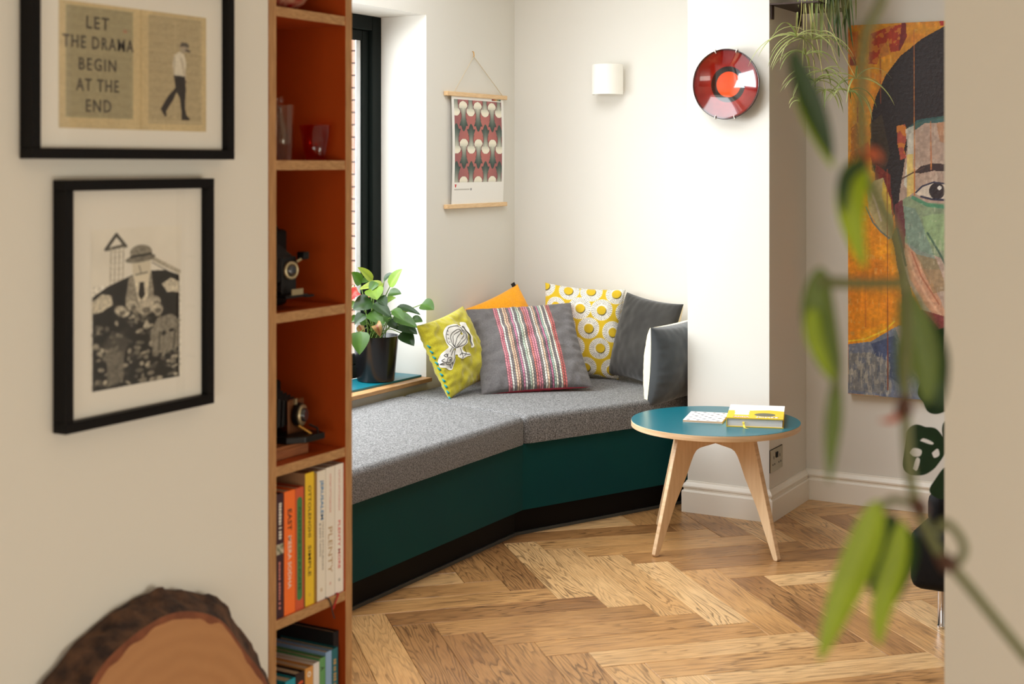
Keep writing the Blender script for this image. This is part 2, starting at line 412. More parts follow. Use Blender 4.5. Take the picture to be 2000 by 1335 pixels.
for j in range(-8, 4):
    for i in range(-12, 32):
        base = P0 + E1*(i*PWD + j*PL) + E2*(i*PWD - j*PL)
        for kind in (0, 1):
            if kind == 0: c = base + E1*PL/2 + E2*PWD/2; x, y = E1, -E2
            else: c = base + E1*PWD/2 + E2*(PWD + PL/2); x, y = E2, E1
            if not (-3.3 < c.x < 2.2 and -2.6 < c.y < 5.95): continue
            d = -SA*c.x + CA*c.y; l = CA*c.x + SA*c.y
            px = 1000 + FPX*l/max(d, .1); py = HORIZON + FPX*CAM_H/max(d, .1)
            if d > 2 and 560 < px < 1960 and py < 1480 and c.x > -2.95:
                o = bpy.data.objects.new('plank', pm); COL.objects.link(o); o.parent = floor
                o.matrix_basis = wm(floor).inverted() @ axes(c + Vector((0, 0, random.uniform(-0.0003, 0.0003))), x, y, (0, 0, 1))
            else:
                v = [rest.verts.new(c + x*sx*(PL/2-.0006) + y*sy*(PWD/2-.0006)) for sx, sy in ((-1, -1), (1, -1), (1, 1), (-1, 1))]
                f = rest.faces.new(v); ou = random.random()*50
                for lp, (sx, sy) in zip(f.loops, ((-1, -1), (1, -1), (1, 1), (-1, 1))): lp[uvr].uv = (ou + sx*PL/2, ou*3 + sy*PWD/2)
                e = bmesh.ops.extrude_face_region(rest, geom=[f]); bmesh.ops.translate(rest, vec=(0, 0, -0.015), verts=[g for g in e['geom'] if isinstance(g, bmesh.types.BMVert)])
tag(part('plank_field', rest, PLANK, floor), kind='stuff')

# ceiling with the rooflight opening
cb = bmesh.new(); RX0, RX1, RY0, RY1 = -3.15, -1.75, 2.75, 4.75
for q in ((-3.65, RX0, -2.7, 6.0), (RX1, 2.3, -2.7, 6.0), (RX0, RX1, -2.7, RY0), (RX0, RX1, RY1, 6.0)): bx(cb, q[0], q[1], q[2], q[3], ZC, ZC+0.18)
struct('ceiling', cb, CEIL)
# window wall with its opening
WY0, WY1, WZ0, WZ1 = 3.05, 5.037, 0.484, 2.030
wb = bmesh.new()
bx(wb, -3.64, XW, 2.1, 6.0, 0, WZ0); bx(wb, -3.64, XW, 2.1, 6.0, WZ1, ZC); bx(wb, -3.64, XW, 2.1, WY0, WZ0, WZ1); bx(wb, -3.64, XW, WY1, 6.0, WZ0, WZ1)
struct('wall_window', wb, WALL)
struct('wall_back', box(XW, 2.3, YB, 6.0, 0, ZC), WALL)
struct('wall_pillar', box(PX0, PX1, PY, YB, 0, ZC), WALL)
struct('wall_left', box(-2.075, -1.773, -2.7, 2.150, 0, ZC), WALL)
struct('wall_alcove', box(XW, -2.078, 2.1, 2.25, 0, ZC), WALL)
struct('wall_partition', box(-0.5825, 2.3, 2.55, 2.72, 0, ZC), WALL)
struct('wall_right', box(2.2, 2.3, -2.7, 6.0, 0, ZC), WALL)
struct('wall_front', box(-2.075, 2.3, -2.8, -2.7, 0, ZC), WALL)
# skirting boards: moulded profile swept with mitred corners
SK = [(0.019, 0), (0.019, 0.082), (0.0165, 0.087), (0.0125, 0.089), (0.0125, 0.096), (0.0165, 0.1), (0.0165, 0.106), (0.011, 0.114), (0.005, 0.12), (0.004, 0.125), (0, 0.125)]
def skirt(name, pts, normals):
    bm = bmesh.new(); rows = []
    for i, p in enumerate(pts):
        n = Vector(normals[i]); rows.append([bm.verts.new((p[0] + n.x*d, p[1] + n.y*d, z)) for d, z in SK])
    for A, B in zip(rows, rows[1:]):
        for k in range(len(SK)-1): bm.faces.new((A[k], B[k], B[k+1], A[k+1]))
    return struct(name, bm, WHITE)
skirt('baseboard_pillar', [(PX0, 5.46), (PX0, PY), (PX1, PY), (PX1, YB-0.019)], [(-1, 0), (-1, -1), (1, -1), (1, 0)])
skirt('baseboard_back', [(PX1, YB), (2.2, YB)], [(0, -1), (0, -1)])
skirt('baseboard_left', [(-1.773, -2.7), (-1.773, 2.15)], [(1, 0), (1, 0)])
skirt('baseboard_partition', [(-0.5825, 2.55), (2.2, 2.55)], [(0, -1), (0, -1)])

# window: frame, opening sash, gasket, double pane
win = thing('window_1', None, None, (-3.57, (WY0+WY1)/2, WZ0)); win['kind'] = 'structure'
fb = bmesh.new()
FX0, FX1 = -3.60, -3.53
bx(fb, FX0, FX1, WY1-0.066, WY1-0.001, WZ0+0.018, WZ1-0.001, bev=.003); bx(fb, FX0, FX1, WY0+0.001, WY0+0.066, WZ0+0.018, WZ1-0.001, bev=.003)
bx(fb, FX0, FX1, WY0+0.066, WY1-0.066, WZ1-0.062, WZ1-0.001, bev=.003); bx(fb, FX0, FX1, WY0+0.066, WY1-0.066, WZ0+0.018, WZ0+0.072, bev=.003)
part('frame', fb, CHARC, win)
sb = bmesh.new(); sx0, sx1 = -3.572, -3.548
for y0, y1 in ((WY1-0.115, WY1-0.066), (WY0+0.066, WY0+0.115)): bx(sb, sx0, sx1, y0, y1, WZ0+0.072, WZ1-0.062, bev=.003)
for z0, z1 in ((WZ1-0.106, WZ1-0.062), (WZ0+0.072, WZ0+0.116)): bx(sb, sx0, sx1, WY0+0.115, WY1-0.115, z0, z1, bev=.003)
part('sash', sb, CHARC, win)
gb = bmesh.new(); SP = M('white glazing bead', (226, 230, 232), 0.5)
for y0, y1 in ((WY1-0.147, WY1-0.115), (WY0+0.115, WY0+0.147)): bx(gb, -3.5615, -3.5575, y0, y1, WZ0+0.116, WZ1-0.106)
part('glazing_bead', gb, SP, win, label='pale glazing bead')
part('pane', box(-3.566, -3.562, WY0+0.112, WY1-0.112, WZ0+0.112, WZ1-0.102), PANE, win)
struct('trim_1', box(-3.53, -3.268, WY0+0.002, WY1-0.002, WZ0+0.0005, 0.501, bev=.0015), MW('oak sill', (158, 116, 72), (196, 152, 104), 7, (30, 2, 30), 0.45))
# small oak return that carries the sill past the reveal
# garden wall outside: pale bricks, a band of it laid hit-and-miss
brickwall = struct('wall_garden', box(-7.0, -3.75, 7.09, 7.2, -0.3, 3.4), M('mortar', (206, 190, 175), 0.95))
bmesh_b = box(-0.1075, 0.1075, -0.04, 0.04, -0.0325, 0.0325, bev=.004)
bme = bpy.data.meshes.new('brick'); bmesh_b.to_mesh(bme); bmesh_b.free()
bme.materials.append(M('pale red brick', (214, 160, 132), 0.9, bump=(90, 0.3), vary=(25, (228, 180, 152))))
for r in range(0, 34):
    z = 0.4 + r*0.075
    hit = 1.28 < z < 1.72
    for c in range(-3, 4):
        if hit and (c + r) % 2: continue
        x = -5.1 + c*0.2255 + (0.11 if r % 2 else 0)
        o = bpy.data.objects.new('brick', bme); COL.objects.link(o); o.parent = brickwall
        o.matrix_basis = wm(brickwall).inverted() @ Matrix.Translation((x, 7.055 - (0.0 if not hit else 0.02), z))

# ------------------------------------------------------------------ bench and its cushions
C0 = Vector((-2.656, 4.661)); DR = Vector((0.404, 0.915)).normalized(); NR = Vector((DR.y, -DR.x))
def front_pts(off, t_end, y_start):
    """front line of the bench moved out by off: start, knee, end"""
    # knee: intersection of x = C0.x+off and the line through C0+NR*off
    p = C0 + NR*off; s = (C0.x + off - p.x)/DR.x; k = p + DR*s
    return Vector((C0.x + off, y_start)), k, C0 + NR*off + DR*t_end
bench = thing('window_bench', 'dark teal built-in bench with black kickboard, bent along the window wall', 'bench', (-2.95, 4.2, 0))
BY0 = 2.6; TE = 0.86
def strip(off0, off1, z0, z1, seg, te=TE, bev=0.0):
    a0, k0, e0 = front_pts(off0, te, BY0); a1, k1, e1 = front_pts(off1, te, BY0)
    pts = [a1, k1, k0, a0] if seg == 0 else [k1, e1, e0, k0]
    return prism(bmesh.new(), [(p.x, p.y) for p in pts], z0, z1, bev=bev)
part('front_panel', strip(0.022, 0.040, 0.102, 0.349, 0), TEAL_PANEL, bench)
part('front_panel', strip(0.022, 0.040, 0.102, 0.349, 1), TEAL_PANEL, bench)
part('kickboard', strip(-0.018, 0.0, 0.0, 0.102, 0), KICK, bench, label='black recessed kickboard')
part('kickboard', strip(-0.018, 0.0, 0.0, 0.102, 1), KICK, bench, label='black recessed kickboard')
EDG = M('grey floor trim', (60, 66, 66), 0.35)
part('floor_trim', strip(0.0005, 0.008, 0.0, 0.012, 0), EDG, bench, label='thin grey trim along the floor')
part('floor_trim', strip(0.0005, 0.008, 0.0, 0.012, 1), EDG, bench, label='thin grey trim along the floor')
a, k, e = front_pts(0.021, TE, BY0)
part('seat_board', prism(bmesh.new(), [(XW+.002, BY0), (a.x, a.y), (k.x, k.y), (e.x, e.y), (-2.27, YB-.002), (XW+.002, YB-.002)], 0.331, 0.349), KICK, bench)
part('end_panel', box(-2.2625, -2.2395, 5.47, 5.78, 0.003, 0.448), MW('walnut end panel', (110, 62, 34), (140, 84, 50), 6, (2, 2, 20)), bench, label='brown wooden end panel against the wall')
SEAM0 = Vector((-2.60, 4.672)); SEAM1 = Vector((XW+0.012, 4.835))
def seat(name, pts, label):
    bm = prism(bmesh.new(), pts, 0.351, 0.455)
    es = [e for e in bm.edges if abs(e.verts[0].co.z - e.verts[1].co.z) < 1e-5]
    vs = [e for e in bm.edges if abs(e.verts[0].co.z - e.verts[1].co.z) > 1e-5]
    bmesh.ops.bevel(bm, geom=[e for e in es if e.verts[0].co.z > 0.4] + vs, offset=0.022, segments=5, profile=0.5, affect='EDGES')
    o = part(name, bm, FELT, None, 'auto'); tag(o, label, 'seat cushion', 'grey bench cushions'); return o
a, k, e = front_pts(0.052, 0.0, BY0)
sm = (SEAM1 - SEAM0).normalized(); sn = Vector((-sm.y, sm.x))*0.002
if sn.y < 0: sn = -sn
seat('seat_cushion', [(XW+.012, BY0), (a.x, BY0), (k.x, k.y), tuple(SEAM1 - sn)], 'long grey felt bench cushion under the window, nearer of the two')
b0, kk, ee = front_pts(0.052, 0.80, BY0)
seat('seat_cushion', [tuple(SEAM1 + sn*1.0), (kk.x + 0.001, kk.y + .006), (ee.x, ee.y), (-2.268, 5.56), (-2.268, YB-.004), (XW+.012, YB-.004)], 'grey felt corner bench cushion carrying the scatter cushions')

# ------------------------------------------------------------------ bookcase
bc = thing('bookcase', 'tall narrow oak-edged bookcase with burnt orange inside, at the end of the left wall', 'bookcase', (-1.92, 2.29, 0))
BX0, BX1, BA, BB = -2.073, -1.773, 2.152, 2.4225
PT = 0.0225
def lam_box(name, x0, x1, y0, y1, z0, z1, edge, parent):
    """laminated panel: orange faces, oak showing on the front edge (+x)"""
    bm = box(x0, x1, y0, y1, z0, z1); bm.faces.ensure_lookup_table()
    for f in bm.faces:
        if f.calc_center_median().x > x1 - 1e-5: f.material_index = 1
    return part(name, bm, [ORANGE, edge], parent)
lam_box('side_panel', BX0, BX1, BA, BA+PT, 0.0005, ZC-.002, OAK_EDGE_V, bc)
lam_box('side_panel', BX0, BX1, BB-PT, BB, 0.0005, ZC-.002, OAK_EDGE_V, bc)
part('back_panel', box(BX0, BX0+.008, BA+PT, BB-PT, 0.001, ZC-.002), ORANGE, bc)
SHZ = (0.06, 0.2125, 0.511, 0.810, 1.1085, 1.407, 1.707, 2.006, 2.305)
for z in SHZ: lam_box('shelf', BX0+.008, BX1-.001, BA+PT, BB-PT, z-.019, z, OAK_EDGE, bc)
# ---- books
def xyz_spine(y, z, x): return Vector((x, y, z))
def book(label, y0, y1, z0, h, depth, cover, x1=-1.778, board=None, group='cookbooks on the bookcase shelf', texts=(), lean=0.0, name='book'):
    """hardback with its spine towards +x; texts: (string, colour mat, centre z fraction from the top, length, cap height, dy, bold)"""
    t = thing(name, label, 'book', ((x1 - depth/2), (y0+y1)/2, z0), 0, group)
    y0 += .0004; y1 -= .0004; b = 0.0025; bd = board or cover
    bm = box(x1-depth, x1, y0, y0+b, z0, z0+h); bx(bm, x1-depth, x1, y1-b, y1, z0, z0+h)
    bm2 = box(x1-b, x1, y0+b, y1-b, z0, z0+h)
    for f in bm.faces: f.material_index = 1
    me = bpy.data.meshes.new('s'); bm2.to_mesh(me); bm2.free(); bm.from_mesh(me); bpy.data.meshes.remove(me)
    bm.faces.ensure_lookup_table()
    for f in bm.faces:
        if f.calc_center_median().x > x1-1e-5: f.material_index = 0
    part('cover', bm, [cover, bd], t)
    part('pages', box(x1-depth+.004, x1-b, y0+b, y1-b, z0+.003, z0+h-.004), PAGES, t, label='pale block of pages')
    for s, m, zf, ln, ch, dy, bo in texts:
        lettering(s, m, t, (x1 + .0001, (y0+y1)/2 + dy, z0 + h*(1-zf)), (0, 0, -1), (0, 1, 0), (1, 0, 0), 'spine_lettering', width=ln, height=ch, bold=bo, depth=.0002)
    return t
def C(r, g, b, ro=0.55): return M('ink %d %d %d' % (r, g, b), (r, g, b), ro)
K1 = C(40, 26, 30); W1 = C(232, 226, 216); R1 = C(214, 66, 60); BL1 = C(52, 130, 186); GO = C(176, 140, 84); GY = C(80, 78, 76)
DGR = C(30, 66, 34); RS = C(206, 128, 118)
Z5 = 0.511
book('dark plum cookbook at the left end of the row, white title on the spine', 2.1765, 2.204, Z5, .243, .19, C(52, 22, 36), texts=[])
def marks(parent, mat, y, z0, z1, h, seed):
    """unreadable small print running down a spine"""
    r = random.Random(seed); z = z1; bm = bmesh.new()
    while z > z0:
        w = r.uniform(.003, .006); bx(bm, -1.77805, -1.7778, y - h/2, y + h/2*r.uniform(.6, 1), z - w, z); z -= w + r.choice((.0015, .0015, .0045))
    part('spine_lettering', bm, mat, parent)
pb = [o for o in bpy.data.objects if o.name == 'book'][0]
marks(pb, W1, 2.193, Z5+.15, Z5+.225, .008, 1); marks(pb, RS, 2.191, Z5+.02, Z5+.11, .005, 2)
bmp = box(-1.7779, -1.7776, 2.1775, 2.203, Z5+.125, Z5+.145); part('spine_picture', bmp, M('vegetable picture', (200, 190, 170), vary=(120, (60, 80, 50))), pb)
book('orange cookbook with EAST in black on its spine', 2.205, 2.2395, Z5, .2435, .19, C(240, 112, 40), texts=[('EAST', K1, .236, .042, .0125, 0, .015), ('MEERA SODHA', W1, .58, .104, .0105, 0, .01)])
b = book('brick red cookbook with a long green panel on the spine', 2.240, 2.267, Z5, .2435, .19, C(196, 84, 52), texts=[('PALESTINE ON A PLATE', DGR, .5, .165, .007, 0, .01)])
gp = [(math.cos(q)*.0085, math.sin(q)*.008 + (.095 if math.sin(q) > 0 else -.095)) for q in np.linspace(0, 2*PI, 24, endpoint=False)]
part('title_panel', prism(bmesh.new(), gp, 0, .00008, mat=axes((-1.77795, 2.2535, Z5+.122), (0, 1, 0), (0, 0, 1), (1, 0, 0))), C(58, 122, 70), b, label='long green title panel with rounded ends')
book('yellow cookbook with OTTOLENGHI SIMPLE in black on the spine', 2.271, 2.3005, Z5, .267, .2, C(226, 188, 40), board=C(168, 128, 92), texts=[('OTTOLENGHI', K1, .29, .104, .0095, 0, .006), ('SIMPLE', K1, .663, .062, .0095, 0, .006), ('o', GO, .92, .006, .006, 0, 0)])
book('very thin brown volume beside the yellow spine', 2.301, 2.3095, Z5, .262, .19, C(150, 112, 44), texts=[])
book('white cookbook with JERUSALEM in blue on the spine', 2.310, 2.3385, Z5, .264, .195, C(226, 219, 205), texts=[('JERUSALEM', BL1, .226, .082, .0125, 0.001, .02), ('YOTAM OTTOLENGHI', GY, .58, .1, .0045, 0.005, 0), ('& SAMI TAMIMI', GY, .53, .068, .0045, -.004, 0), ('o', GO, .92, .007, .007, 0, 0)])
bp_ = book('white cookbook with PLENTY in thin pale gold capitals', 2.339, 2.3695, Z5, .266, .195, C(228, 221, 209), texts=[('YOTAM OTTOLENGHI', RS, .2, .08, .0055, 0, 0), ('PLENTY', GO, .64, .094, .0135, 0, -.004), ('o', RS, .9, .006, .006, 0, 0)])
bm_ = book('white cookbook with PLENTY MORE in red, at the right end of the row', 2.370, 2.3995, Z5, .2665, .195, C(232, 226, 216), texts=[('YOTAM OTTOLENGHI', RS, .2, .085, .0055, 0, 0), ('PLENTY MORE', R1, .625, .1, .008, 0, .01), ('o', GY, .9, .006, .006, 0, 0)])
def ribbon(pts, w, mat, parent, label, wd=(0, 1, 0)):
    bm = bmesh.new(); W = Vector(wd)*w/2; P = smooth_curve(pts, 5)
    a = [bm.verts.new(p - W) for p in P]; b = [bm.verts.new(p + W) for p in P]
    for i in range(len(P)-1): bm.faces.new((a[i], a[i+1], b[i+1], b[i]))
    r = bmesh.ops.extrude_face_region(bm, geom=list(bm.faces)); bmesh.ops.translate(bm, vec=(.0003, .0003, .0003), verts=[g for g in r['geom'] if isinstance(g, bmesh.types.BMVert)])
    return part('ribbon_marker', bm, mat, parent, label=label)
ribbon([(-1.785, 2.374, Z5+.0012), (-1.7715, 2.372, Z5+.001), (-1.770, 2.362, Z5-.012), (-1.771, 2.354, Z5-.026)], .006, C(170, 26, 30), bm_, 'red ribbon hanging over the shelf edge')
ribbon([(-1.785, 2.338, Z5+.0012), (-1.7715, 2.338, Z5+.001), (-1.770, 2.347, Z5-.014), (-1.770, 2.351, Z5-.03), (-1.770, 2.358, Z5-.046)], .0035, C(40, 22, 22), bp_, 'black ribbon hanging over the shelf edge')
Z6 = .2125; G6 = 'paperbacks on the low bookcase shelf'
book('tall black book at the right end of the low shelf', 2.3805, 2.3995, Z6, .214, .165, C(18, 22, 24), group=G6, x1=-1.790)
tpb = book('teal paperback with gold capitals on the low shelf', 2.3595, 2.380, Z6, .187, .15, C(10, 96, 108), group=G6)
marks(tpb, GO, 2.370, Z6+.03, Z6+.165, .009, 3)
bsk = book('paperback with pale blue sky fading into brown on the spine', 2.3385, 2.359, Z6, .187, .15, C(132, 166, 204), group=G6)
part('spine_picture', box(-1.7779, -1.7776, 2.340, 2.3575, Z6+.02, Z6+.11), M('dune picture', (190, 130, 84), vary=(30, (30, 32, 40))), bsk)
book('mid green paperback on the low shelf', 2.3185, 2.338, Z6, .180, .15, C(88, 148, 92), group=G6, texts=[('A', DGR, .12, .008, .012, 0, .02)])
book('white paperback on the low shelf', 2.298, 2.318, Z6, .176, .15, C(220, 216, 212), group=G6)
book('tan paperback on the low shelf', 2.2705, 2.2975, Z6, .174, .15, C(206, 148, 78), group=G6, texts=[('o', W1, .08, .012, .012, 0, .02)])
book('black paperback with an orange capital on the low shelf', 2.2405, 2.270, Z6, .172, .15, C(34, 20, 22), group=G6, texts=[('U', C(220, 88, 40), .17, .024, .018, 0, .02)])
book('bright turquoise paperback on the low shelf', 2.2085, 2.240, Z6, .168, .15, C(20, 150, 170), group=G6, texts=[('E', W1, .2, .012, .012, 0, .02)])
book('dark green paperback at the left end of the low shelf', 2.1765, 2.208, Z6, .158, .15, C(24, 60, 46), group=G6)

# ---- glassware
Z2 = 1.407
tall = thing('tall_glass', 'slim clear faceted glass left of the red tumbler on the shelf', 'glass', (-1.822, 2.263, Z2), 0, 'glassware on the bookcase shelf')
CLR = MG('clear drinking glass', (0.98, 0.97, 0.94)); REDG = MG('red drinking glass', (0.92, 0.46, 0.40))
lathe_m = lambda x, y, z: Matrix.Translation((x, y, z))
bm = lathe(bmesh.new(), [(.0, .0), (.016, .0), (.0165, .03), (.0195, .112), (.0175, .112), (.0145, .034), (.0, .03)], 9, lathe_m(-1.822, 2.263, Z2), cap=False); part('bowl', bm, CLR, tall)
tb = thing('tumbler', 'short red glass tumbler on the bookcase shelf', 'glass', (-1.812, 2.348, Z2), 0, 'glassware on the bookcase shelf')
part('bowl', lathe(bmesh.new(), [(0, 0), (.019, 0), (.0205, .002), (.0335, .073), (.0315, .073), (.0185, .006), (0, .006)], 28, lathe_m(-1.812, 2.348, Z2), cap=False), REDG, tb, True)
ot = thing('decanter', 'glass decanter with a ball stopper behind the slim faceted glass', 'decanter', (-1.865, 2.297, Z2), 0, 'glassware on the bookcase shelf')
part('body', lathe(bmesh.new(), [(0, 0), (.022, 0), (.024, .06), (.012, .085), (.008, .105), (.010, .108), (.006, .108), (.006, .09), (.020, .058), (.018, .004), (0, .004)], 20, lathe_m(-1.865, 2.297, Z2), cap=False), CLR, ot, True)
part('stopper', lathe(bmesh.new(), [(0, .106), (.0055, .107), (.0055, .112), (.010, .118), (.0115, .125), (.009, .133), (0, .136)], 18, lathe_m(-1.865, 2.297, Z2), cap=False), CLR, ot, True, 'round glass stopper')
Z1 = 1.707
bw = thing('bowl', 'red patterned bowl on the topmost visible bookcase shelf', 'bowl', (-1.865, 2.290, Z1))
part('foot_ring', lathe(bmesh.new(), [(.032, 0), (.035, 0), (.034, .008), (.031, .008)], 28, lathe_m(-1.865, 2.290, Z1), cap=False), M('cream glaze', (206, 186, 156), .3), bw, True, 'cream foot ring')
part('body', lathe(bmesh.new(), [(0, .006), (.034, .007), (.055, .02), (.072, .045), (.080, .075), (.078, .075), (.068, .046), (.050, .022), (0, .012)], 36, lathe_m(-1.865, 2.290, Z1), cap=False), M('red patterned glaze', (150, 24, 30), .2, vary=(42, (190, 150, 120)), coat=.6), bw, True)

# ---- two folding cameras
def ring(o, axis, prof, seg=28):
    z = Vector(axis).normalized(); x = z.cross(Vector((0, 0, 1))).normalized(); y = z.cross(x)
    return lathe(bmesh.new(), prof, seg, axes(o, x, y, z), cap=False)
def bellows(o0, o1, w0, w1, n=9):
    o0, o1 = Vector(o0), Vector(o1); z = (o1-o0).normalized(); x = Vector((0, 0, 1)).cross(z).normalized(); y = z.cross(x)
    bm = bmesh.new(); rows = []
    for i in range(2*n+1):
        t = i/(2*n); w = (w0*(1-t) + w1*t)*(1.0 if i % 2 else .86)
        c = o0*(1-t) + o1*t; rows.append([bm.verts.new(c + x*a*w[0] + y*b*w[1]) for a, b in ((-1, -1), (1, -1), (1, 1), (-1, 1))] if False else [bm.verts.new(c + x*a*w + y*b*w*1.1) for a, b in ((-1, -1), (1, -1), (1, 1), (-1, 1))])
    for A, B in zip(rows, rows[1:]):
        for k in range(4): bm.faces.new((A[k], A[(k+1) % 4], B[(k+1) % 4], B[k]))
    bm.faces.new(rows[0][::-1]); bm.faces.new(rows[-1]); return bm
LEATH = M('black leatherette', (14, 12, 12), .6, spec=.2, bump=(300, .4)); NICK = M('aged nickel', (176, 162, 128), .35, metal=.7); LENS = M('lens glass', (30, 32, 40), .05, coat=1)
Z3 = 1.1085
c1 = thing('folding_camera', 'upright black folding camera with strap handle and ringed lens, third shelf space', 'camera', (-1.875, 2.256, Z3), 0, 'folding cameras in the bookcase')
part('body', box(-1.905, -1.866, 2.186, 2.328, Z3+.0005, Z3+.157, bev=.009, seg=3), LEATH, c1, 'auto')
part('strap', tube(bmesh.new(), smooth_curve([(-1.886, 2.316, Z3+.155), (-1.884, 2.305, Z3+.166), (-1.884, 2.288, Z3+.176), (-1.884, 2.24, Z3+.178), (-1.886, 2.20, Z3+.155)], 6), .0042, 6), LEATH, c1, True)
part('bed', box(-1.868, -1.786, 2.222, 2.292, Z3+.024, Z3+.030, bev=.001), BLKPL, c1, label='fold-down front bed')
part('leg', prism(bmesh.new(), [(-1.835, 2.29), (-1.79, 2.29), (-1.79, 2.316), (-1.80, 2.322)], Z3+.022, Z3+.026), BLKPL, c1)
part('name_plate', box(-1.7855, -1.7835, 2.236, 2.272, Z3+.030, Z3+.042), NICK, c1, label='small pale metal plate')
part('bellows', bellows((-1.866, 2.257, Z3+.083), (-1.812, 2.257, Z3+.079), .04, .022), M('bellows cloth', (22, 18, 18), .8), c1)
part('lens_board', box(-1.812, -1.808, 2.236, 2.282, Z3+.030, Z3+.106, bev=.002), BLKPL, c1)
LO = (-1.808, 2.259, Z3+.078); LA = (.97, -.22, 0)
rg = part('lens_ring', ring(LO, LA, [(.012, .004), (.018, .004), (.0185, .0), (.0185, .007), (.016, .009), (.0125, .009), (.0125, .004)]), NICK, c1, True, 'pale metal ring round the lens')
part('lens', ring(LO, LA, [(.0122, .0), (.0122, .006), (.008, .011), (.006, .011), (.0, .013)]), LENS, rg, True)
part('viewfinder', box(-1.812, -1.792, 2.286, 2.304, Z3+.098, Z3+.114, bev=.003, seg=2), BLKPL, c1, 'auto')
part('shutter_arm', tube(bmesh.new(), [(-1.803, 2.275, Z3+.094), (-1.80, 2.293, Z3+.102)], .003, 6), NICK, c1)
Z4 = .81
bk = thing('wooden_block', 'small flat wooden box under the open folding camera', 'box', (-1.86, 2.25, Z4))
part('box_body', box(-1.925, -1.806, 2.19, 2.318, Z4+.0005, Z4+.02, bev=.001), MW('reddish wood', (120, 66, 36), (150, 92, 52), 7, (10, 3, 30)), bk)
part('lid', box(-1.926, -1.805, 2.189, 2.319, Z4+.0205, Z4+.0262, bev=.001), MW('reddish wood lid', (124, 70, 38), (154, 96, 54), 7, (10, 3, 30)), bk)
ZB = Z4 + .0265
c2 = thing('folding_camera', 'open black folding camera with brass struts, on the flat wooden box', 'camera', (-1.87, 2.26, ZB), 0, 'folding cameras in the bookcase')
part('body', box(-1.955, -1.920, 2.195, 2.375, ZB+.0005, ZB+.108, bev=.008, seg=3), LEATH, c2, 'auto')
part('bed', prism(bmesh.new(), [(-1.921, 2.245), (-1.81, 2.252), (-1.785, 2.282), (-1.782, 2.342), (-1.80, 2.352), (-1.921, 2.352)], ZB+.0005, ZB+.014, bev=.002), BLKPL, c2)
part('bellows', bellows((-1.922, 2.292, ZB+.058), (-1.838, 2.312, ZB+.054), .044, .022), M('bellows cloth dark', (18, 15, 16), .8), c2)
part('lens_standard', box(-1.838, -1.832, 2.286, 2.338, ZB+.012, ZB+.082, bev=.002), M('dark aged brass', (104, 62, 32), .45, metal=.5), c2, label='dark brass lens standard')
L2 = (-1.832, 2.314, ZB+.05); A2 = (.97, .22, 0)
part('shutter_housing', ring(L2, A2, [(.0, .0), (.024, .0), (.024, .009), (.0, .009)]), BLKPL, c2, 'auto')
rg = part('lens_ring', ring(L2, A2, [(.013, .010), (.021, .009), (.021, .014), (.014, .0145)]), NICK, c2, True, 'pale metal ring round the lens')
part('lens', ring(L2, A2, [(.0135, .009), (.0135, .020), (.010, .021), (.0, .019)]), LENS, rg, True)
part('strut', tube(bmesh.new(), [(-1.835, 2.300, ZB+.06), (-1.905, 2.27, ZB+.048)], .0028, 6), BRASS, c2)
part('strut', tube(bmesh.new(), [(-1.90, 2.27, ZB+.055), (-1.845, 2.292, ZB+.035)], .0028, 6), BRASS, c2)
part('strut', tube(bmesh.new(), [(-1.828, 2.305, ZB+.032), (-1.797, 2.316, ZB+.013)], .003, 6), BRASS, c2)
part('focus_lever', tube(bmesh.new(), [(-1.79, 2.328, ZB+.014), (-1.795, 2.333, ZB+.022), (-1.81, 2.325, ZB+.03)], .0025, 6), BLKPL, c2)
part('shutter_lever', box(-1.832, -1.826, 2.300, 2.306, ZB+.072, ZB+.084), NICK, c2)

# ------------------------------------------------------------------ framed pictures on the left wall
XL = -1.773
def frame(label, y0, y1, z0, z1, rail, depth=.03):
    t = thing('picture_frame', label, 'picture', (XL + depth/2, (y0+y1)/2, z0), 0, 'black framed pictures on the left wall')
    x0, x1 = XL+.0005, XL+depth
    for a, b, c, d in ((y0, y1, z1-rail, z1), (y0, y1, z0, z0+rail), (y0, y0+rail, z0+rail, z1-rail), (y1-rail, y1, z0+rail, z1-rail)):
        part('frame_rail', box(x0, x1, a, b, c, d, bev=.001), BLACK, t)
    part('mount', box(x0, x1-.016, y0+rail, y1-rail, z0+rail, z1-rail), M('mount card', (236, 232, 222), .85), t)
    part('glass', box(x1-.010, x1-.0085, y0+rail, y1-rail, z0+rail, z1-rail), GLASS, t)
    return t, x1-.016+.0004
fr1, xp = frame('black framed book pages with a lettered phrase and a walking man, upper left', 1.547, 2.019, 1.408, 1.728, .0175)
# page spread, drawn in the photograph's frame of reference and printed flat
ink = Ink(300, 240, 122, 410, 0, 252, (206, 186, 142))
ink.noise(.05, 6, 8)
ink.poly([(134, 8), (258, 8), (258, 230), (134, 230)], (168, 158, 124)); ink.poly([(288, 8), (400, 8), (400, 238), (288, 238)], (188, 172, 136))
rs = np.random.RandomState(4)
for i in range(44):
    y = 12 + i*5
    for (xa, xb) in ((136, 196), (199, 256), (290, 343), (346, 398)):
        x = xa
        while x < xb - 4:
            w = rs.uniform(3, 12); w = min(w, xb-x); ink.line([(x, y), (x+w, y)], 1.3, (118, 108, 84), .5); x += w + 1.5
ink.ell(243, 50, 4, 3, (190, 100, 80), .5)
D1, D2 = (44, 38, 36), (222, 214, 194)
ink.poly([(272, 0), (276, 0), (276, 252), (272, 252)], (188, 164, 120), .6)
ink.poly([(352, 80), (342, 88), (338, 106), (340, 132), (346, 138), (364, 134), (367, 108), (362, 86)], D2, 1, 1)
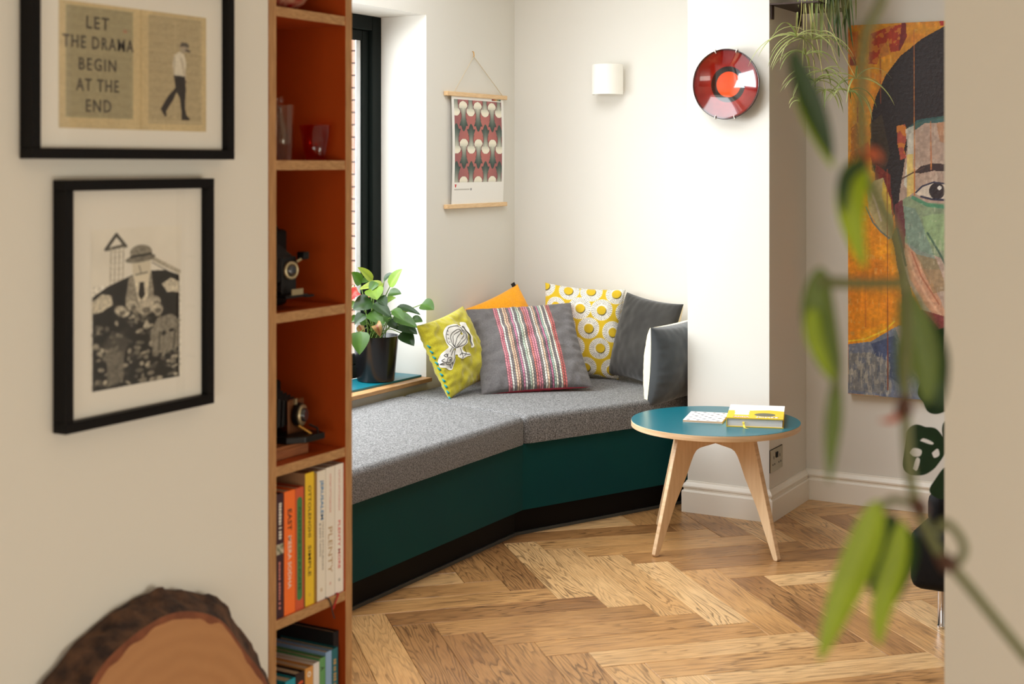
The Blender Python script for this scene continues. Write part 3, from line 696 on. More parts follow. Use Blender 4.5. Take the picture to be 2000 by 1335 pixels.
ink.line([(342, 92), (341, 130)], 2, (150, 140, 120), .7); ink.line([(356, 96), (362, 122), (364, 142)], 5, (198, 186, 164)); ink.ell(364, 144, 3, 4, (120, 104, 88))
ink.ell(362, 72, 9, 11, (168, 156, 136)); ink.poly([(353, 70), (356, 60), (368, 60), (373, 66), (371, 71), (362, 68)], (96, 88, 78)); ink.line([(367, 76), (373, 78)], 5, (90, 80, 72))
ink.poly([(340, 132), (364, 134), (366, 160), (364, 200), (368, 222), (358, 222), (353, 180), (346, 168), (338, 188), (324, 212), (314, 204), (330, 176), (344, 158)], D1, 1, .8)
ink.poly([(356, 216), (366, 216), (374, 224), (374, 228), (357, 228)], D1); ink.poly([(316, 200), (324, 208), (326, 220), (322, 222), (313, 206)], D1)
ink.noise(.06, 60, 60, 9)
pr1 = ink_sheet('book_page_print', ink, (xp, 1.614, 1.664), (0, 1, 0), (0, 0, -1), .345, .206, INK, fr1, label='old book pages printed with a walking man')
TX = C(70, 62, 54)
lettering(None, TX, pr1, (xp+.0003, 1.697, 1.5635), (0, 1, 0), (0, 0, 1), (1, 0, 0), lines=[
    ('LET', 0, .0685, dict(width=.05, height=.0205, bold=.009, spacing=1.2)), ('THE DRAMA', 0.003, .0355, dict(width=.157, height=.0205, bold=.009, spacing=1.2)), ('BEGIN', 0, .0, dict(width=.082, height=.0205, bold=.009, spacing=1.2)),
    ('AT THE', 0, -.034, dict(width=.094, height=.0205, bold=.009, spacing=1.2)), ('END', 0.002, -.068, dict(width=.056, height=.0205, bold=.009, spacing=1.2))])
fr2, xp = frame('black framed collage print of a figure in a bowler hat over rubble, lower left', 1.614, 1.964, .968, 1.374, .0175)
ink = Ink(220, 330, 185, 362, 450, 762, (234, 229, 216))
ink.noise(.04, 5, 4)
GR = lambda v: (v, v*.96, v*.86)
ink.line([(232, 462), (212, 490)], 6, GR(60)); ink.line([(232, 462), (250, 486)], 6, GR(70)); ink.line([(216, 490), (248, 484)], 6, GR(90))
for x in (222, 230, 238, 246): ink.line([(x, 488), (x-2, 560)], 2, GR(170))
for k in range(6): ink.line([(222, 496+k*11), (246, 496+k*11)], 1.2, GR(190))
ink.line([(300, 512), (358, 546)], 8, GR(176)); ink.line([(302, 522), (356, 556)], 2, GR(110))
ink.poly([(187, 580), (215, 562), (262, 544), (300, 538), (330, 540), (358, 552), (358, 762), (187, 762)], GR(38))
ink.poly([(256, 546), (300, 540), (306, 590), (282, 640), (250, 600)], GR(150), 1, 3)
ink.poly([(264, 540), (298, 536), (292, 600), (276, 604)], GR(226)); ink.poly([(277, 560), (286, 560), (288, 586), (281, 596), (274, 586)], GR(44))
ink.poly([(262, 516), (299, 512), (300, 544), (264, 548)], GR(214)); ink.line([(276, 526), (280, 540)], 2, GR(120)); ink.line([(270, 544), (292, 541)], 2.5, GR(90))
ink.ell(280, 500, 22, 15, GR(140)); ink.ell(279, 512, 30, 8, GR(124), 1, -.1); ink.line([(260, 508), (300, 504)], 4, GR(40))
ink.poly([(187, 588), (206, 576), (224, 582), (226, 598), (206, 610), (187, 612)], GR(206), 1, 3); ink.poly([(322, 566), (340, 556), (358, 566), (358, 588), (334, 584)], GR(206), 1, 3)
for q in range(260):
    x = rs.uniform(190, 356); y = rs.uniform(600, 758); 
    if y < 640 and (x < 225 or x > 318): continue
    g = rs.choice([50, 80, 120, 150, 190, 200]); ink.ell(x, y, rs.uniform(2, 9), rs.uniform(2, 6), GR(g), .8, rs.uniform(-.8, .8), .2)
for x, y, r in ((240, 612, 12), (262, 604, 12), (288, 612, 16), (308, 600, 12), (312, 616, 13)): ink.ell(x, y, r, r*.8, GR(196), .9, .4, .3); ink.ell(x+3, y+5, r*.5, r*.4, GR(90), .8)
ink.poly([(300, 660), (314, 636), (340, 630), (356, 644), (356, 700), (330, 708), (302, 706)], GR(138), 1, 3); ink.ell(326, 668, 5, 5, GR(40)); ink.ell(342, 664, 6, 4, GR(40)); ink.line([(318, 664), (316, 702)], 3, GR(70)); ink.line([(350, 664), (346, 700)], 3, GR(70))
ink.poly([(212, 690), (248, 690), (244, 752), (216, 756)], GR(120), .9, 2); ink.ell(232, 676, 24, 18, GR(96), .7, 0, .4)
keep = ink.a.copy(); ink.noise(.3, 90, 60, 21); ink.a = np.where((keep[..., :1] > 185) & (ink.Y < 560)[..., None], keep, ink.a)
# the printed area sits inside a paper-coloured margin
ink_sheet('collage_print', ink, (xp, 1.683, 1.292), (0, 1, 0), (0, 0, -1), .2105, .267, INK, fr2, label='black and white collage print')

# ------------------------------------------------------------------ live-edge wood slice leaning on the left wall
sl = thing('wood_slice', 'large live-edge slice of tree trunk with dark bark, leaning on the left wall', 'wood slab', (-1.71, 1.86, 0))
back = [(1.583, .581), (1.619, .600), (1.685, .634), (1.756, .652), (1.824, .660), (1.891, .648), (1.984, .609), (2.013, .575), (2.055, .523), (2.105, .425), (2.13, .33), (2.125, .2), (2.06, .07), (1.9, .008), (1.7, .006), (1.56, .06), (1.46, .19), (1.45, .34), (1.49, .47)]
front = [(1.606, .560), (1.645, .597), (1.70, .621), (1.755, .634), (1.80, .638), (1.85, .630), (1.905, .608), (1.943, .580), (1.985, .525), (2.041, .452), (2.075, .34), (2.075, .21), (2.02, .09), (1.89, .035), (1.72, .03), (1.60, .075), (1.52, .19), (1.51, .33), (1.545, .46)]
def loop_pts(pts, n=180):
    P = smooth_curve([(a, b, 0) for a, b in pts + pts[:1]], 12); d = [0]
    for a, b in zip(P, P[1:]): d.append(d[-1] + (b-a).length)
    out = []; j = 0
    for i in range(n):
        s = d[-1]*i/n
        while d[j+1] < s: j += 1
        t = (s-d[j])/max(d[j+1]-d[j], 1e-9); out.append(P[j].lerp(P[j+1], t))
    return out
bk_, ft_ = loop_pts(back), loop_pts(front)
LEAN = 0.045
def sx(x, z): return x + LEAN*(1 - z/.66)
bm = bmesh.new(); rows = []
cen = Vector((1.81, .34, 0)); nl = 9
for k in range(nl):
    t = k/(nl-1); row = []
    for i in range(180):
        p = bk_[i].lerp(ft_[i], t**1.5); o = (p-cen).normalized()
        r = (mnoise.noise(Vector((p.x*22, p.y*22, t*2.2))) * .012 + mnoise.noise(Vector((p.x*48, p.y*48, t*4))) * .011) * (math.sin(PI*min(t*1.25, 1))*0.8 + .25)*(1-t**4)
        p = p + o*r; row.append(bm.verts.new((sx(-1.768 + .066*t, p.y), p.x, p.y)))
    rows.append(row)
for A, B in zip(rows, rows[1:]):
    for i in range(180): bm.faces.new((A[i], A[(i+1) % 180], B[(i+1) % 180], B[i]))
bm.faces.new(rows[0][::-1])
BARK = M('rough dark bark', (44, 28, 22), .95, bump=(120, 1.0), vary=(34, (96, 66, 46)))
part('bark', bm, BARK, sl, True, 'thick rough dark brown bark')
def ringcap(pa, pb, x0, x1):
    bm = bmesh.new(); A = [bm.verts.new((sx(x0, p.y), p.x, p.y)) for p in pa]; B = [bm.verts.new((sx(x1, p.y), p.x, p.y)) for p in pb]
    n = len(A)
    for i in range(n): bm.faces.new((A[i], A[(i+1) % n], B[(i+1) % n], B[i]))
    return bm
inn = []
for i, p in enumerate(ft_):
    w = .011 + .009*mnoise.noise(Vector((p.x*26, p.y*26, 3))); inn.append(p + (cen-p).normalized()*w)
part('inner_bark', ringcap(ft_, inn, -1.702, -1.699), M('reddish inner bark', (104, 56, 34), .85, bump=(80, .5), vary=(25, (134, 78, 48))), sl, label='reddish inner bark ring')
WF = bpy.data.materials.new('sawn wood face'); WF.use_nodes = True; nt = WF.node_tree; b_ = nt.nodes['Principled BSDF']; b_.inputs['Roughness'].default_value = .5
tc = nt.nodes.new('ShaderNodeTexCoord'); wv = nt.nodes.new('ShaderNodeTexWave'); wv.wave_type = 'RINGS'; wv.rings_direction = 'X'; wv.inputs['Scale'].default_value = 11; wv.inputs['Distortion'].default_value = 5; wv.inputs['Detail'].default_value = 3
rp = nt.nodes.new('ShaderNodeValToRGB'); rp.color_ramp.elements[0].color = lin((170, 120, 76)) + (1,); rp.color_ramp.elements[1].color = lin((175, 125, 80)) + (1,)
nt.links.new(tc.outputs['Object'], wv.inputs[0]); nt.links.new(wv.outputs['Fac'], rp.inputs[0]); nt.links.new(rp.outputs[0], b_.inputs['Base Color'])
bm = bmesh.new(); bm.faces.new([bm.verts.new((sx(-1.699, p.y), p.x, p.y)) for p in inn]); bmesh.ops.triangulate(bm, faces=list(bm.faces))
part('wood_face', bm, WF, sl, label='smooth mid brown sawn face')

# ------------------------------------------------------------------ poster on wooden rails, window wall
po = thing('hanging_poster', 'patterned poster hung from a cord between two pale wooden rails', 'poster', (-3.285, 5.43, 1.215))
RAIL = MW('pale pine rail', (214, 176, 128), (236, 204, 160), 6, (30, 3, 30), .5)
XP = XW + .012
for z in (1.695, 1.206): part('rail', box(XW+.001, XP+.009, 5.172, 5.688, z, z+.019, bev=.0015), RAIL, po)
part('cord', tube(bmesh.new(), [(XP+.004, 5.235, 1.714), (XP-.004, 5.410, 1.878), (XP+.004, 5.648, 1.714)], .0016, 6), M('pale cord', (206, 190, 160), .9), po)
hk = part('hook', tube(bmesh.new(), [(XW+.001, 5.410, 1.900), (XW+.008, 5.410, 1.898), (XW+.010, 5.410, 1.880), (XW+.004, 5.410, 1.874)], .0022, 6), BRASS, po, label='small brass hook')
ink = Ink(210, 240, 0, 1, 0, 1, (238, 236, 230))
# sheet 0.44 wide, 0.48 tall; the pattern fills x .05-.95, y .035-.80
u = (ink.X - .045)/.91; v = (ink.Y - .03)/.765
inside = ((u > 0) & (u < 1) & (v > 0) & (v < 1)).astype(float)
base = np.stack([158 + 34*np.sin(PI*u) - 30*np.abs(v-.5), 92 + 22*np.sin(PI*u) - 10*np.abs(v-.5), 92 + 12*np.sin(PI*u)], -1)
ink.a = np.where(inside[..., None] > 0, base, ink.a)
per = 1/3.3; rowp = .455
def tulip(cx, top, flip):
    s = -1 if flip else 1
    du = np.abs(u - cx)/per; t = (v - top)*s/rowp           # t: 0 at bulb top, ~.8 at petal tips
    hw = np.where(t < .26, .285*np.sqrt(np.clip(1-((t-.14)/.14)**2, 0, 1)) + .0, 0)
    neck = np.where((t >= .14) & (t < .46), .285 - .155*np.clip((t-.14)/.20, 0, 1)**.8, 0)
    flare = np.where((t >= .44) & (t < .66), .130 + .17*((t-.44)/.22), 0)
    tip = np.where((t >= .66) & (t < .80), .165*np.sqrt(np.clip((.80-t)/.14, 0, 1)), 0)
    hwid = np.maximum.reduce([hw, neck, flare, tip]); m = (du < hwid) & (inside > 0)
    sh = np.clip((t-.10)/.62, 0, 1)[..., None]; side = (1 - .28*np.clip(du/.25, 0, 1)*(sh[..., 0] > .15))[..., None]
    col = (np.array([240, 234, 214])*(1-sh)**1.2 + np.array([66, 84, 78])*(1-(1-sh)**1.2))*side
    halo = (du < hwid + .045) & (hwid > 0) & (t < .5) & (inside > 0) & ~m
    ink.a = np.where(halo[..., None], np.array([126, 66, 68]), ink.a); ink.a = np.where(m[..., None], col, ink.a)
for k in range(-1, 4):
    for r in range(-1, 3):
        tulip(.185 + per*k, .02 + r*rowp, False); tulip(.185 + per*(k+.5), .20 + r*rowp, True)
for i, c in enumerate(((150, 60, 46), (196, 110, 60), (206, 168, 110), (150, 160, 130), (96, 120, 110))): ink.poly([(.77+i*.036, .008), (.806+i*.036, .008), (.806+i*.036, .022), (.77+i*.036, .022)], c)
ink.poly([(.05, .815), (.085, .815), (.075, .845), (.06, .845)], (200, 50, 46))
rs = np.random.RandomState(2); x = .05
while x < .33: w = rs.uniform(.01, .03); ink.line([(x, .862), (x+w, .862)], .012, (190, 186, 178)); x += w + .008
ink.poly([(.34, .852), (.37, .852), (.37, .872), (.34, .872)], (150, 150, 150))
bow = 0.006
uu, vv = np.meshgrid(np.linspace(0, 1, ink.W), np.linspace(0, 1, ink.H))
co = np.stack([XP + .002 + bow*np.sin(PI*vv), 5.213 + .447*uu, 1.697 - .474*vv], -1).reshape(-1, 3)
sheet = from_np('poster_sheet', co, grid_faces(ink.W, ink.H), ink.linear())
part('poster_sheet', sheet, MV('poster print', .7), po, True, 'white sheet printed with rows of tulip shapes')

# ------------------------------------------------------------------ wall lamp
lp = thing('wall_lamp', 'white half-drum wall lamp on the back wall', 'lamp', (-2.798, 5.72, 1.712))
SHD = M('white lamp shade', (240, 237, 228), .75)
def half_drum(z0, z1, rx, ry, th, flat):
    bm = bmesh.new(); n = 28; out = []; inn = []
    prof = []
    for i in range(n+1):
        q = PI*i/n; prof.append((-math.cos(q), math.sin(q)))
    rows = []
    for (r0, r1) in ((rx, ry), (rx-th, ry-th)):
        rows.append([[(-2.798 + a*r0, YB - flat - b*r1, z) for a, b in prof] for z in (z0, z1)])
    V = [[[bm.verts.new(p) for p in zz] for zz in rr] for rr in rows]
    for i in range(n):
        bm.faces.new((V[0][0][i], V[0][0][i+1], V[0][1][i+1], V[0][1][i])); bm.faces.new((V[1][0][i], V[1][1][i], V[1][1][i+1], V[1][0][i+1]))
        for z in (0, 1): bm.faces.new((V[0][z][i], V[1][z][i], V[1][z][i+1], V[0][z][i+1]))
    for i in (0, n): bm.faces.new((V[0][0][i], V[0][1][i], V[1][1][i], V[1][0][i]))
    return bm
part('shade', half_drum(1.711, 1.845, .073, .082, .004, .028), SHD, lp, 'auto')
bkp = box(-2.86, -2.736, YB-.028, YB-.0005, 1.722, 1.835, bev=.002)
part('back_plate', bkp, SHD, lp)
part('lamp_holder', lathe(bmesh.new(), [(0, 0), (.014, 0), (.014, .05), (0, .05)], 16, Matrix.Translation((-2.798, YB-.06, 1.728)), cap=False), BLKPL, lp)
part('holder_arm', box(-2.804, -2.792, YB-.075, YB-.027, 1.732, 1.742), SHD, lp)
part('screw', lathe(bmesh.new(), [(0, 0), (.003, 0), (.003, .012), (0, .012)], 10, Matrix.Translation((-2.752, YB-.02, 1.711)), cap=False), CHROME, lp)

# ------------------------------------------------------------------ glazed plate on the nib
pl = thing('wall_plate', 'glossy deep red plate with an orange centre and black ring, hung on the white nib', 'plate', (-2.055, 5.31, 1.715))
PM = bpy.data.materials.new('red reactive glaze'); PM.use_nodes = True; nt = PM.node_tree; b_ = nt.nodes['Principled BSDF']
b_.inputs['Roughness'].default_value = .12; b_.inputs['Coat Weight'].default_value = 1.0; b_.inputs['Coat Roughness'].default_value = .02
at_ = nt.nodes.new('ShaderNodeAttribute'); at_.attribute_name = 'ink'; nz = nt.nodes.new('ShaderNodeTexNoise'); nz.inputs['Scale'].default_value = 30; nz.inputs['Detail'].default_value = 4
tc = nt.nodes.new('ShaderNodeTexCoord'); nt.links.new(tc.outputs['Object'], nz.inputs[0])
mr = nt.nodes.new('ShaderNodeMapRange'); mr.inputs[3].default_value = .7; mr.inputs[4].default_value = 1.25; nt.links.new(nz.outputs['Fac'], mr.inputs[0])
mx = nt.nodes.new('ShaderNodeVectorMath'); mx.operation = 'SCALE'; nt.links.new(at_.outputs['Color'], mx.inputs[0]); nt.links.new(mr.outputs[0], mx.inputs['Scale']); nt.links.new(mx.outputs[0], b_.inputs['Base Color'])
R = .139; NR_, NA = 60, 96; co = []; col = []
def pcol(s):
    if s < .355: return (226, 70, 20)
    if s < .375: k = (s-.355)/.02; return tuple(a*(1-k)+b*k for a, b in zip((226, 70, 20), (26, 18, 16)))
    if s < .50: return (26, 18, 16)
    if s < .52: k = (s-.5)/.02; return tuple(a*(1-k)+b*k for a, b in zip((26, 18, 16), (136, 22, 16)))
    if s < .93: k = (s-.52)/.41; return tuple(a*(1-k)+b*k for a, b in zip((136, 24, 16), (118, 18, 14)))
    k = min((s-.93)/.07, 1); return tuple(a*(1-k)+b*k for a, b in zip((118, 18, 14), (30, 10, 10)))
for i in range(NR_):
    s = i/(NR_-1); dep = -.038*(1 - s**2.2)
    for k in range(NA):
        q = 2*PI*k/NA; co.append((-2.055 + R*s*math.cos(q), 5.285 - dep, 1.715 + R*s*math.sin(q))); col.append(lin(pcol(s)))
for i in range(NR_-1, -1, -1):
    s = i/(NR_-1); dep = -.038*(1 - s**2.2) - .006 - .002*(1-s)
    for k in range(NA):
        q = 2*PI*k/NA; co.append((-2.055 + (R+.001)*s*math.cos(q), 5.285 - dep, 1.715 + (R+.001)*s*math.sin(q))); col.append(lin((28, 12, 12)))
i2 = np.arange(2*NR_*NA).reshape(2*NR_, NA); fc = np.stack([i2[:-1], np.roll(i2[:-1], -1, 1), np.roll(i2[1:], -1, 1), i2[1:]], -1).reshape(-1, 4)
part('dish', from_np('dish', co, fc, np.array(col)), PM, pl, True)
CLIP = M('white wire clip', (232, 228, 218), .4)
for q in (70, 108, 252, 286):
    q = math.radians(q); ex, ez = math.cos(q), math.sin(q)
    P = lambda r, y: (-2.055 + r*ex, y, 1.715 + r*ez)
    part('clip', tube(bmesh.new(), [P(R-.010, 5.287), P(R-.006, 5.281), P(R+.003, 5.281), P(R+.004, 5.295), P(R-.02, 5.333)], .002, 6), CLIP, pl)

# ------------------------------------------------------------------ double socket on the nib
so = thing('wall_socket', 'brushed steel double wall socket low on the side of the nib', 'socket', (-1.886, 5.405, .190))
part('face_plate', box(PX1+.0015, PX1+.006, 5.332+.004, 5.478, .190, .277, bev=.0012), STEEL, so)
part('back_box', box(PX1+.0003, PX1+.0035, 5.3358, 5.4795, .1895, .2785), BLKPL, so, label='dark gasket edge')
for yc in (5.372, 5.442):
    part('pin_slot', box(PX1+.0045, PX1+.0064, yc-.003, yc+.003, .238, .25), BLKPL, so)
    for dy in (-.011, .011): part('pin_slot', box(PX1+.0045, PX1+.0064, yc+dy-.004, yc+dy+.004, .214, .221), BLKPL, so)
for yc in (5.400, 5.414): part('switch', box(PX1+.0055, PX1+.009, yc-.004, yc+.004, .240, .262, bev=.001), BLKPL, so)

# ------------------------------------------------------------------ large painting on the back wall
pa = thing('painting', 'large unframed canvas portrait of a dark haired face on yellow and orange', 'painting', (-1.2, 5.77, .457))
PXA, PXB = 1656, 2160                      # drawn in the photograph's columns; 2.065 mm each
ink = Ink(380, 600, PXA, PXB, 45, 774, (206, 138, 30))
n1 = vnoise(600, 380, 14, 8, 31)[..., None]; n2 = vnoise(600, 380, 40, 10, 32)[..., None]; n3 = vnoise(600, 380, 60, 60, 33)[..., None]
ink.a = np.array([200, 128, 24])*(1-n1) + np.array([226, 160, 30])*n1
low = np.clip((ink.Y-330)/120, 0, 1)[..., None]; ink.a = ink.a*(1-low) + (np.array([236, 178, 22])*n1 + np.array([224, 120, 18])*(1-n1))*low
ink.put(np.clip((n2[..., 0]-.52)*6, 0, 1), (214, 110, 26), .30)
ink.a *= (0.94 + .12*n3)
RED = (168, 40, 24)
ink.poly([(1700, 62), (1735, 50), (1768, 48), (1758, 96), (1742, 100), (1734, 76), (1722, 92), (1712, 124), (1694, 122), (1696, 80)], RED, .85, 4)
ink.poly([(1762, 44), (1770, 44), (1772, 72), (1758, 100), (1756, 96)], (120, 26, 22), .95, 1); ink.poly([(1834, 38), (1842, 36), (1842, 54), (1836, 54)], RED, 1, 1); ink.poly([(1798, 40), (1803, 40), (1803, 46), (1799, 46)], (120, 26, 22))
ink.poly([(1660, 108), (1672, 106), (1672, 124), (1660, 124)], (126, 30, 26), .8, 2); ink.poly([(1657, 60), (1676, 56), (1674, 110), (1660, 112)], (196, 84, 28), .6, 3)
ink.poly([(1716, 84), (1732, 80), (1740, 104), (1720, 112)], (196, 120, 50), .8, 3)
ink.poly([(1674, 196), (1678, 196), (1677, 238), (1674, 238)], RED, .8, 1); ink.poly([(1662, 250), (1674, 240), (1678, 300), (1664, 330), (1657, 320)], (136, 70, 26), .55, 5); ink.poly([(1676, 290), (1696, 276), (1700, 310), (1680, 312)], (206, 72, 28), .6, 4)
ink.poly([(1656, 590), (1692, 560), (1752, 585), (1754, 620), (1690, 645), (1656, 650)], (232, 140, 20), .7, 6)
FC = 1900                                   # axis of the face
def both(f):
    f(lambda p: p); f(lambda p: [(2*FC - x, y) for x, y in p])
HAIR = (30, 17, 18)
both(lambda m: ink.poly(m([(1900, 42), (1846, 54), (1800, 78), (1760, 108), (1730, 146), (1712, 186), (1702, 226), (1700, 300), (1714, 352), (1742, 400), (1756, 440), (1766, 380), (1772, 300), (1790, 240), (1850, 226), (1900, 224)]), HAIR, 1, 1.5))
both(lambda m: ink.poly(m([(1700, 240), (1704, 330), (1724, 350), (1740, 300), (1724, 220)]), (70, 58, 30), .55, 3))
both(lambda m: ink.poly(m([(1712, 318), (1740, 340), (1748, 420), (1740, 432), (1726, 380), (1710, 350)]), (128, 36, 22), .85, 3))
# ear
both(lambda m: ink.poly(m([(1694, 370), (1708, 352), (1726, 346), (1740, 386), (1746, 430), (1744, 462), (1736, 466), (1714, 440), (1698, 410)]), (176, 160, 112), 1, 2))
both(lambda m: ink.line(m([(1692, 404), (1706, 434), (1722, 452), (1738, 464)]), 3, (96, 112, 108))); both(lambda m: ink.poly(m([(1726, 350), (1742, 388), (1742, 420), (1732, 410), (1724, 380)]), (214, 176, 50), .8, 2)); both(lambda m: ink.line(m([(1702, 372), (1712, 396), (1722, 430)]), 4, (206, 186, 166)))
# face
both(lambda m: ink.poly(m([(1900, 228), (1806, 234), (1776, 262), (1766, 330), (1756, 400), (1752, 470), (1770, 540), (1800, 600), (1830, 660), (1900, 700)]), (176, 150, 132), 1, 2))
both(lambda m: ink.poly(m([(1756, 398), (1776, 380), (1800, 392), (1900, 396), (1900, 500), (1846, 500), (1800, 486), (1766, 470)]), (128, 148, 112), .9, 4))
both(lambda m: ink.poly(m([(1800, 420), (1860, 410), (1880, 470), (1840, 484), (1806, 460)]), (150, 178, 122), .6, 6))
both(lambda m: ink.poly(m([(1766, 400), (1788, 404), (1816, 470), (1836, 520), (1800, 520), (1772, 470)]), (120, 142, 128), .75, 4))
both(lambda m: ink.poly(m([(1764, 470), (1790, 490), (1826, 560), (1846, 600), (1850, 640), (1806, 590), (1776, 540)]), (196, 142, 108), .9, 3))
both(lambda m: ink.poly(m([(1790, 492), (1830, 500), (1846, 560), (1820, 566)]), (146, 118, 78), .7, 4))
both(lambda m: ink.line(m([(1772, 486), (1786, 530), (1814, 580), (1846, 620)]), 5, (214, 168, 134), .8)); both(lambda m: ink.line(m([(1782, 490), (1800, 536), (1834, 588)]), 3, (158, 92, 62), .8)); both(lambda m: ink.line(m([(1812, 452), (1836, 492), (1850, 520)]), 4, (52, 82, 66), .8))
both(lambda m: ink.poly(m([(1748, 400), (1764, 388), (1770, 450), (1766, 492), (1758, 470), (1750, 440)]), (104, 40, 46), .9, 2)); both(lambda m: ink.line(m([(1754, 446), (1762, 480), (1770, 516)]), 4, (36, 40, 62)))
both(lambda m: ink.poly(m([(1742, 462), (1752, 440), (1762, 500), (1778, 560), (1790, 640), (1800, 690), (1772, 690), (1760, 560), (1750, 500)]), (96, 84, 58), .9, 3))
both(lambda m: ink.poly(m([(1770, 250), (1790, 236), (1824, 228), (1900, 222), (1900, 240), (1850, 238), (1806, 240), (1782, 256)]), (44, 86, 84), .9, 4))
both(lambda m: ink.poly(m([(1752, 246), (1768, 242), (1772, 262), (1766, 290), (1772, 306), (1760, 312), (1754, 280)]), (190, 82, 58), .9, 3)); both(lambda m: ink.poly(m([(1768, 252), (1786, 244), (1786, 300), (1780, 372), (1768, 360), (1774, 300)]), (204, 204, 190), .85, 3)); both(lambda m: ink.poly(m([(1772, 300), (1784, 300), (1790, 370), (1774, 384)]), (222, 190, 96), .8, 3))
both(lambda m: ink.poly(m([(1830, 240), (1850, 236), (1850, 280), (1836, 276)]), (166, 108, 66), .6, 4))
# brow, eye
both(lambda m: ink.poly(m([(1786, 336), (1800, 324), (1822, 318), (1850, 320), (1858, 334), (1824, 332), (1800, 338)]), (50, 28, 26), .95, 1.5)); both(lambda m: ink.line(m([(1762, 348), (1784, 336), (1806, 326)]), 2.5, (84, 56, 44)))
both(lambda m: ink.poly(m([(1788, 376), (1802, 362), (1824, 354), (1846, 358), (1862, 378), (1840, 388), (1806, 384)]), (212, 196, 176), 1, 1)); both(lambda m: ink.ell(m([(1830, 0)])[0][0], 371, 15, 16, (40, 24, 26)))
both(lambda m: ink.line(m([(1790, 374), (1802, 362), (1824, 354), (1846, 357), (1862, 374)]), 3, (40, 36, 60))); both(lambda m: ink.line(m([(1800, 382), (1820, 387), (1846, 388)]), 4, (34, 34, 58))); ink.ell(1835, 365, 4, 4, (214, 206, 196)); ink.ell(1965, 365, 4, 4, (214, 206, 196))
both(lambda m: ink.line(m([(1784, 384), (1812, 398), (1850, 402)]), 7, (70, 134, 98), .9))
# nose, mouth
both(lambda m: ink.line(m([(1872, 380), (1874, 470), (1862, 520), (1880, 534)]), 4, (112, 90, 70), .8)); ink.poly([(1800, 600), (1850, 612), (1900, 606), (1950, 612), (2000, 600), (1960, 650), (1900, 660), (1840, 650)], (120, 40, 42), .9, 3)
# mouth corner, neck, blue collar
both(lambda m: ink.poly(m([(1790, 604), (1802, 600), (1826, 626), (1838, 640), (1818, 648)]), (78, 26, 32), .9, 2)); both(lambda m: ink.line(m([(1788, 606), (1800, 640), (1812, 656)]), 5, (204, 172, 146)))
both(lambda m: ink.poly(m([(1656, 676), (1700, 668), (1732, 648), (1756, 632), (1776, 640), (1800, 690), (1830, 720), (1900, 740), (1900, 774), (1656, 774)]), (112, 120, 138), 1, 2))
both(lambda m: ink.poly(m([(1700, 672), (1746, 654), (1770, 690), (1790, 730), (1760, 748), (1720, 720)]), (66, 78, 112), .9, 4)); both(lambda m: ink.poly(m([(1748, 636), (1762, 632), (1784, 690), (1812, 730), (1800, 740), (1770, 700)]), (188, 162, 164), .9, 3)); both(lambda m: ink.poly(m([(1836, 640), (1850, 690), (1862, 720), (1836, 716), (1828, 680)]), (206, 98, 64), .9, 3))
both(lambda m: ink.poly(m([(1656, 694), (1700, 690), (1740, 706), (1742, 768), (1656, 768)]), (128, 128, 124), .8, 3))
sp = (vnoise(600, 380, 50, 170, 41) > .58) & (ink.Y > 690) & (ink.X < 1745); ink.put(sp.astype(float), (198, 190, 170), .45)
sp = (vnoise(600, 380, 40, 120, 42) > .62) & (ink.Y > 700); ink.put(sp.astype(float), (70, 84, 112), .4)
ink.line([(1656, 670), (1690, 664), (1730, 644), (1748, 626)], 3, (236, 196, 40)); 
for x, y0, y1, c in ((1734, 330, 760, (134, 60, 26)), (1720, 110, 200, (150, 70, 30)), (1786, 60, 380, (188, 108, 44)), (1818, 238, 330, (182, 100, 46)), (1690, 470, 640, (206, 110, 30))): ink.line([(x, y0), (x+1, y1)], 2.0, c, .85)
st = (vnoise(600, 380, 20, 130, 44) > .62) & (vnoise(600, 380, 90, 16, 45) > .55) & (ink.a.sum(-1) > 240); ink.put(st.astype(float), (226, 214, 190), .22)
ink.noise(.12, 120, 90, 46); ink.noise(.10, 30, 70, 47)
bk2 = (vnoise(600, 380, 60, 44, 48) > .60) & (ink.Y < 330) & (ink.a[..., 0] > 150) & (ink.a[..., 1] < 110); ink.put(bk2.astype(float), (210, 132, 40), .8)
PW = (PXB-PXA)*.0020635; PT_ = 5.755
part('canvas', box(-1.703, -1.703+PW, PT_+.0006, YB-.003, .457, 1.968), M('raw canvas edge', (196, 170, 120), .9), pa)
ink_sheet('painted_face', ink, (-1.703, PT_, 1.968), (1, 0, 0), (0, 0, -1), PW, 1.511, MV('oil paint', .5, bump=(70, .5)), pa)

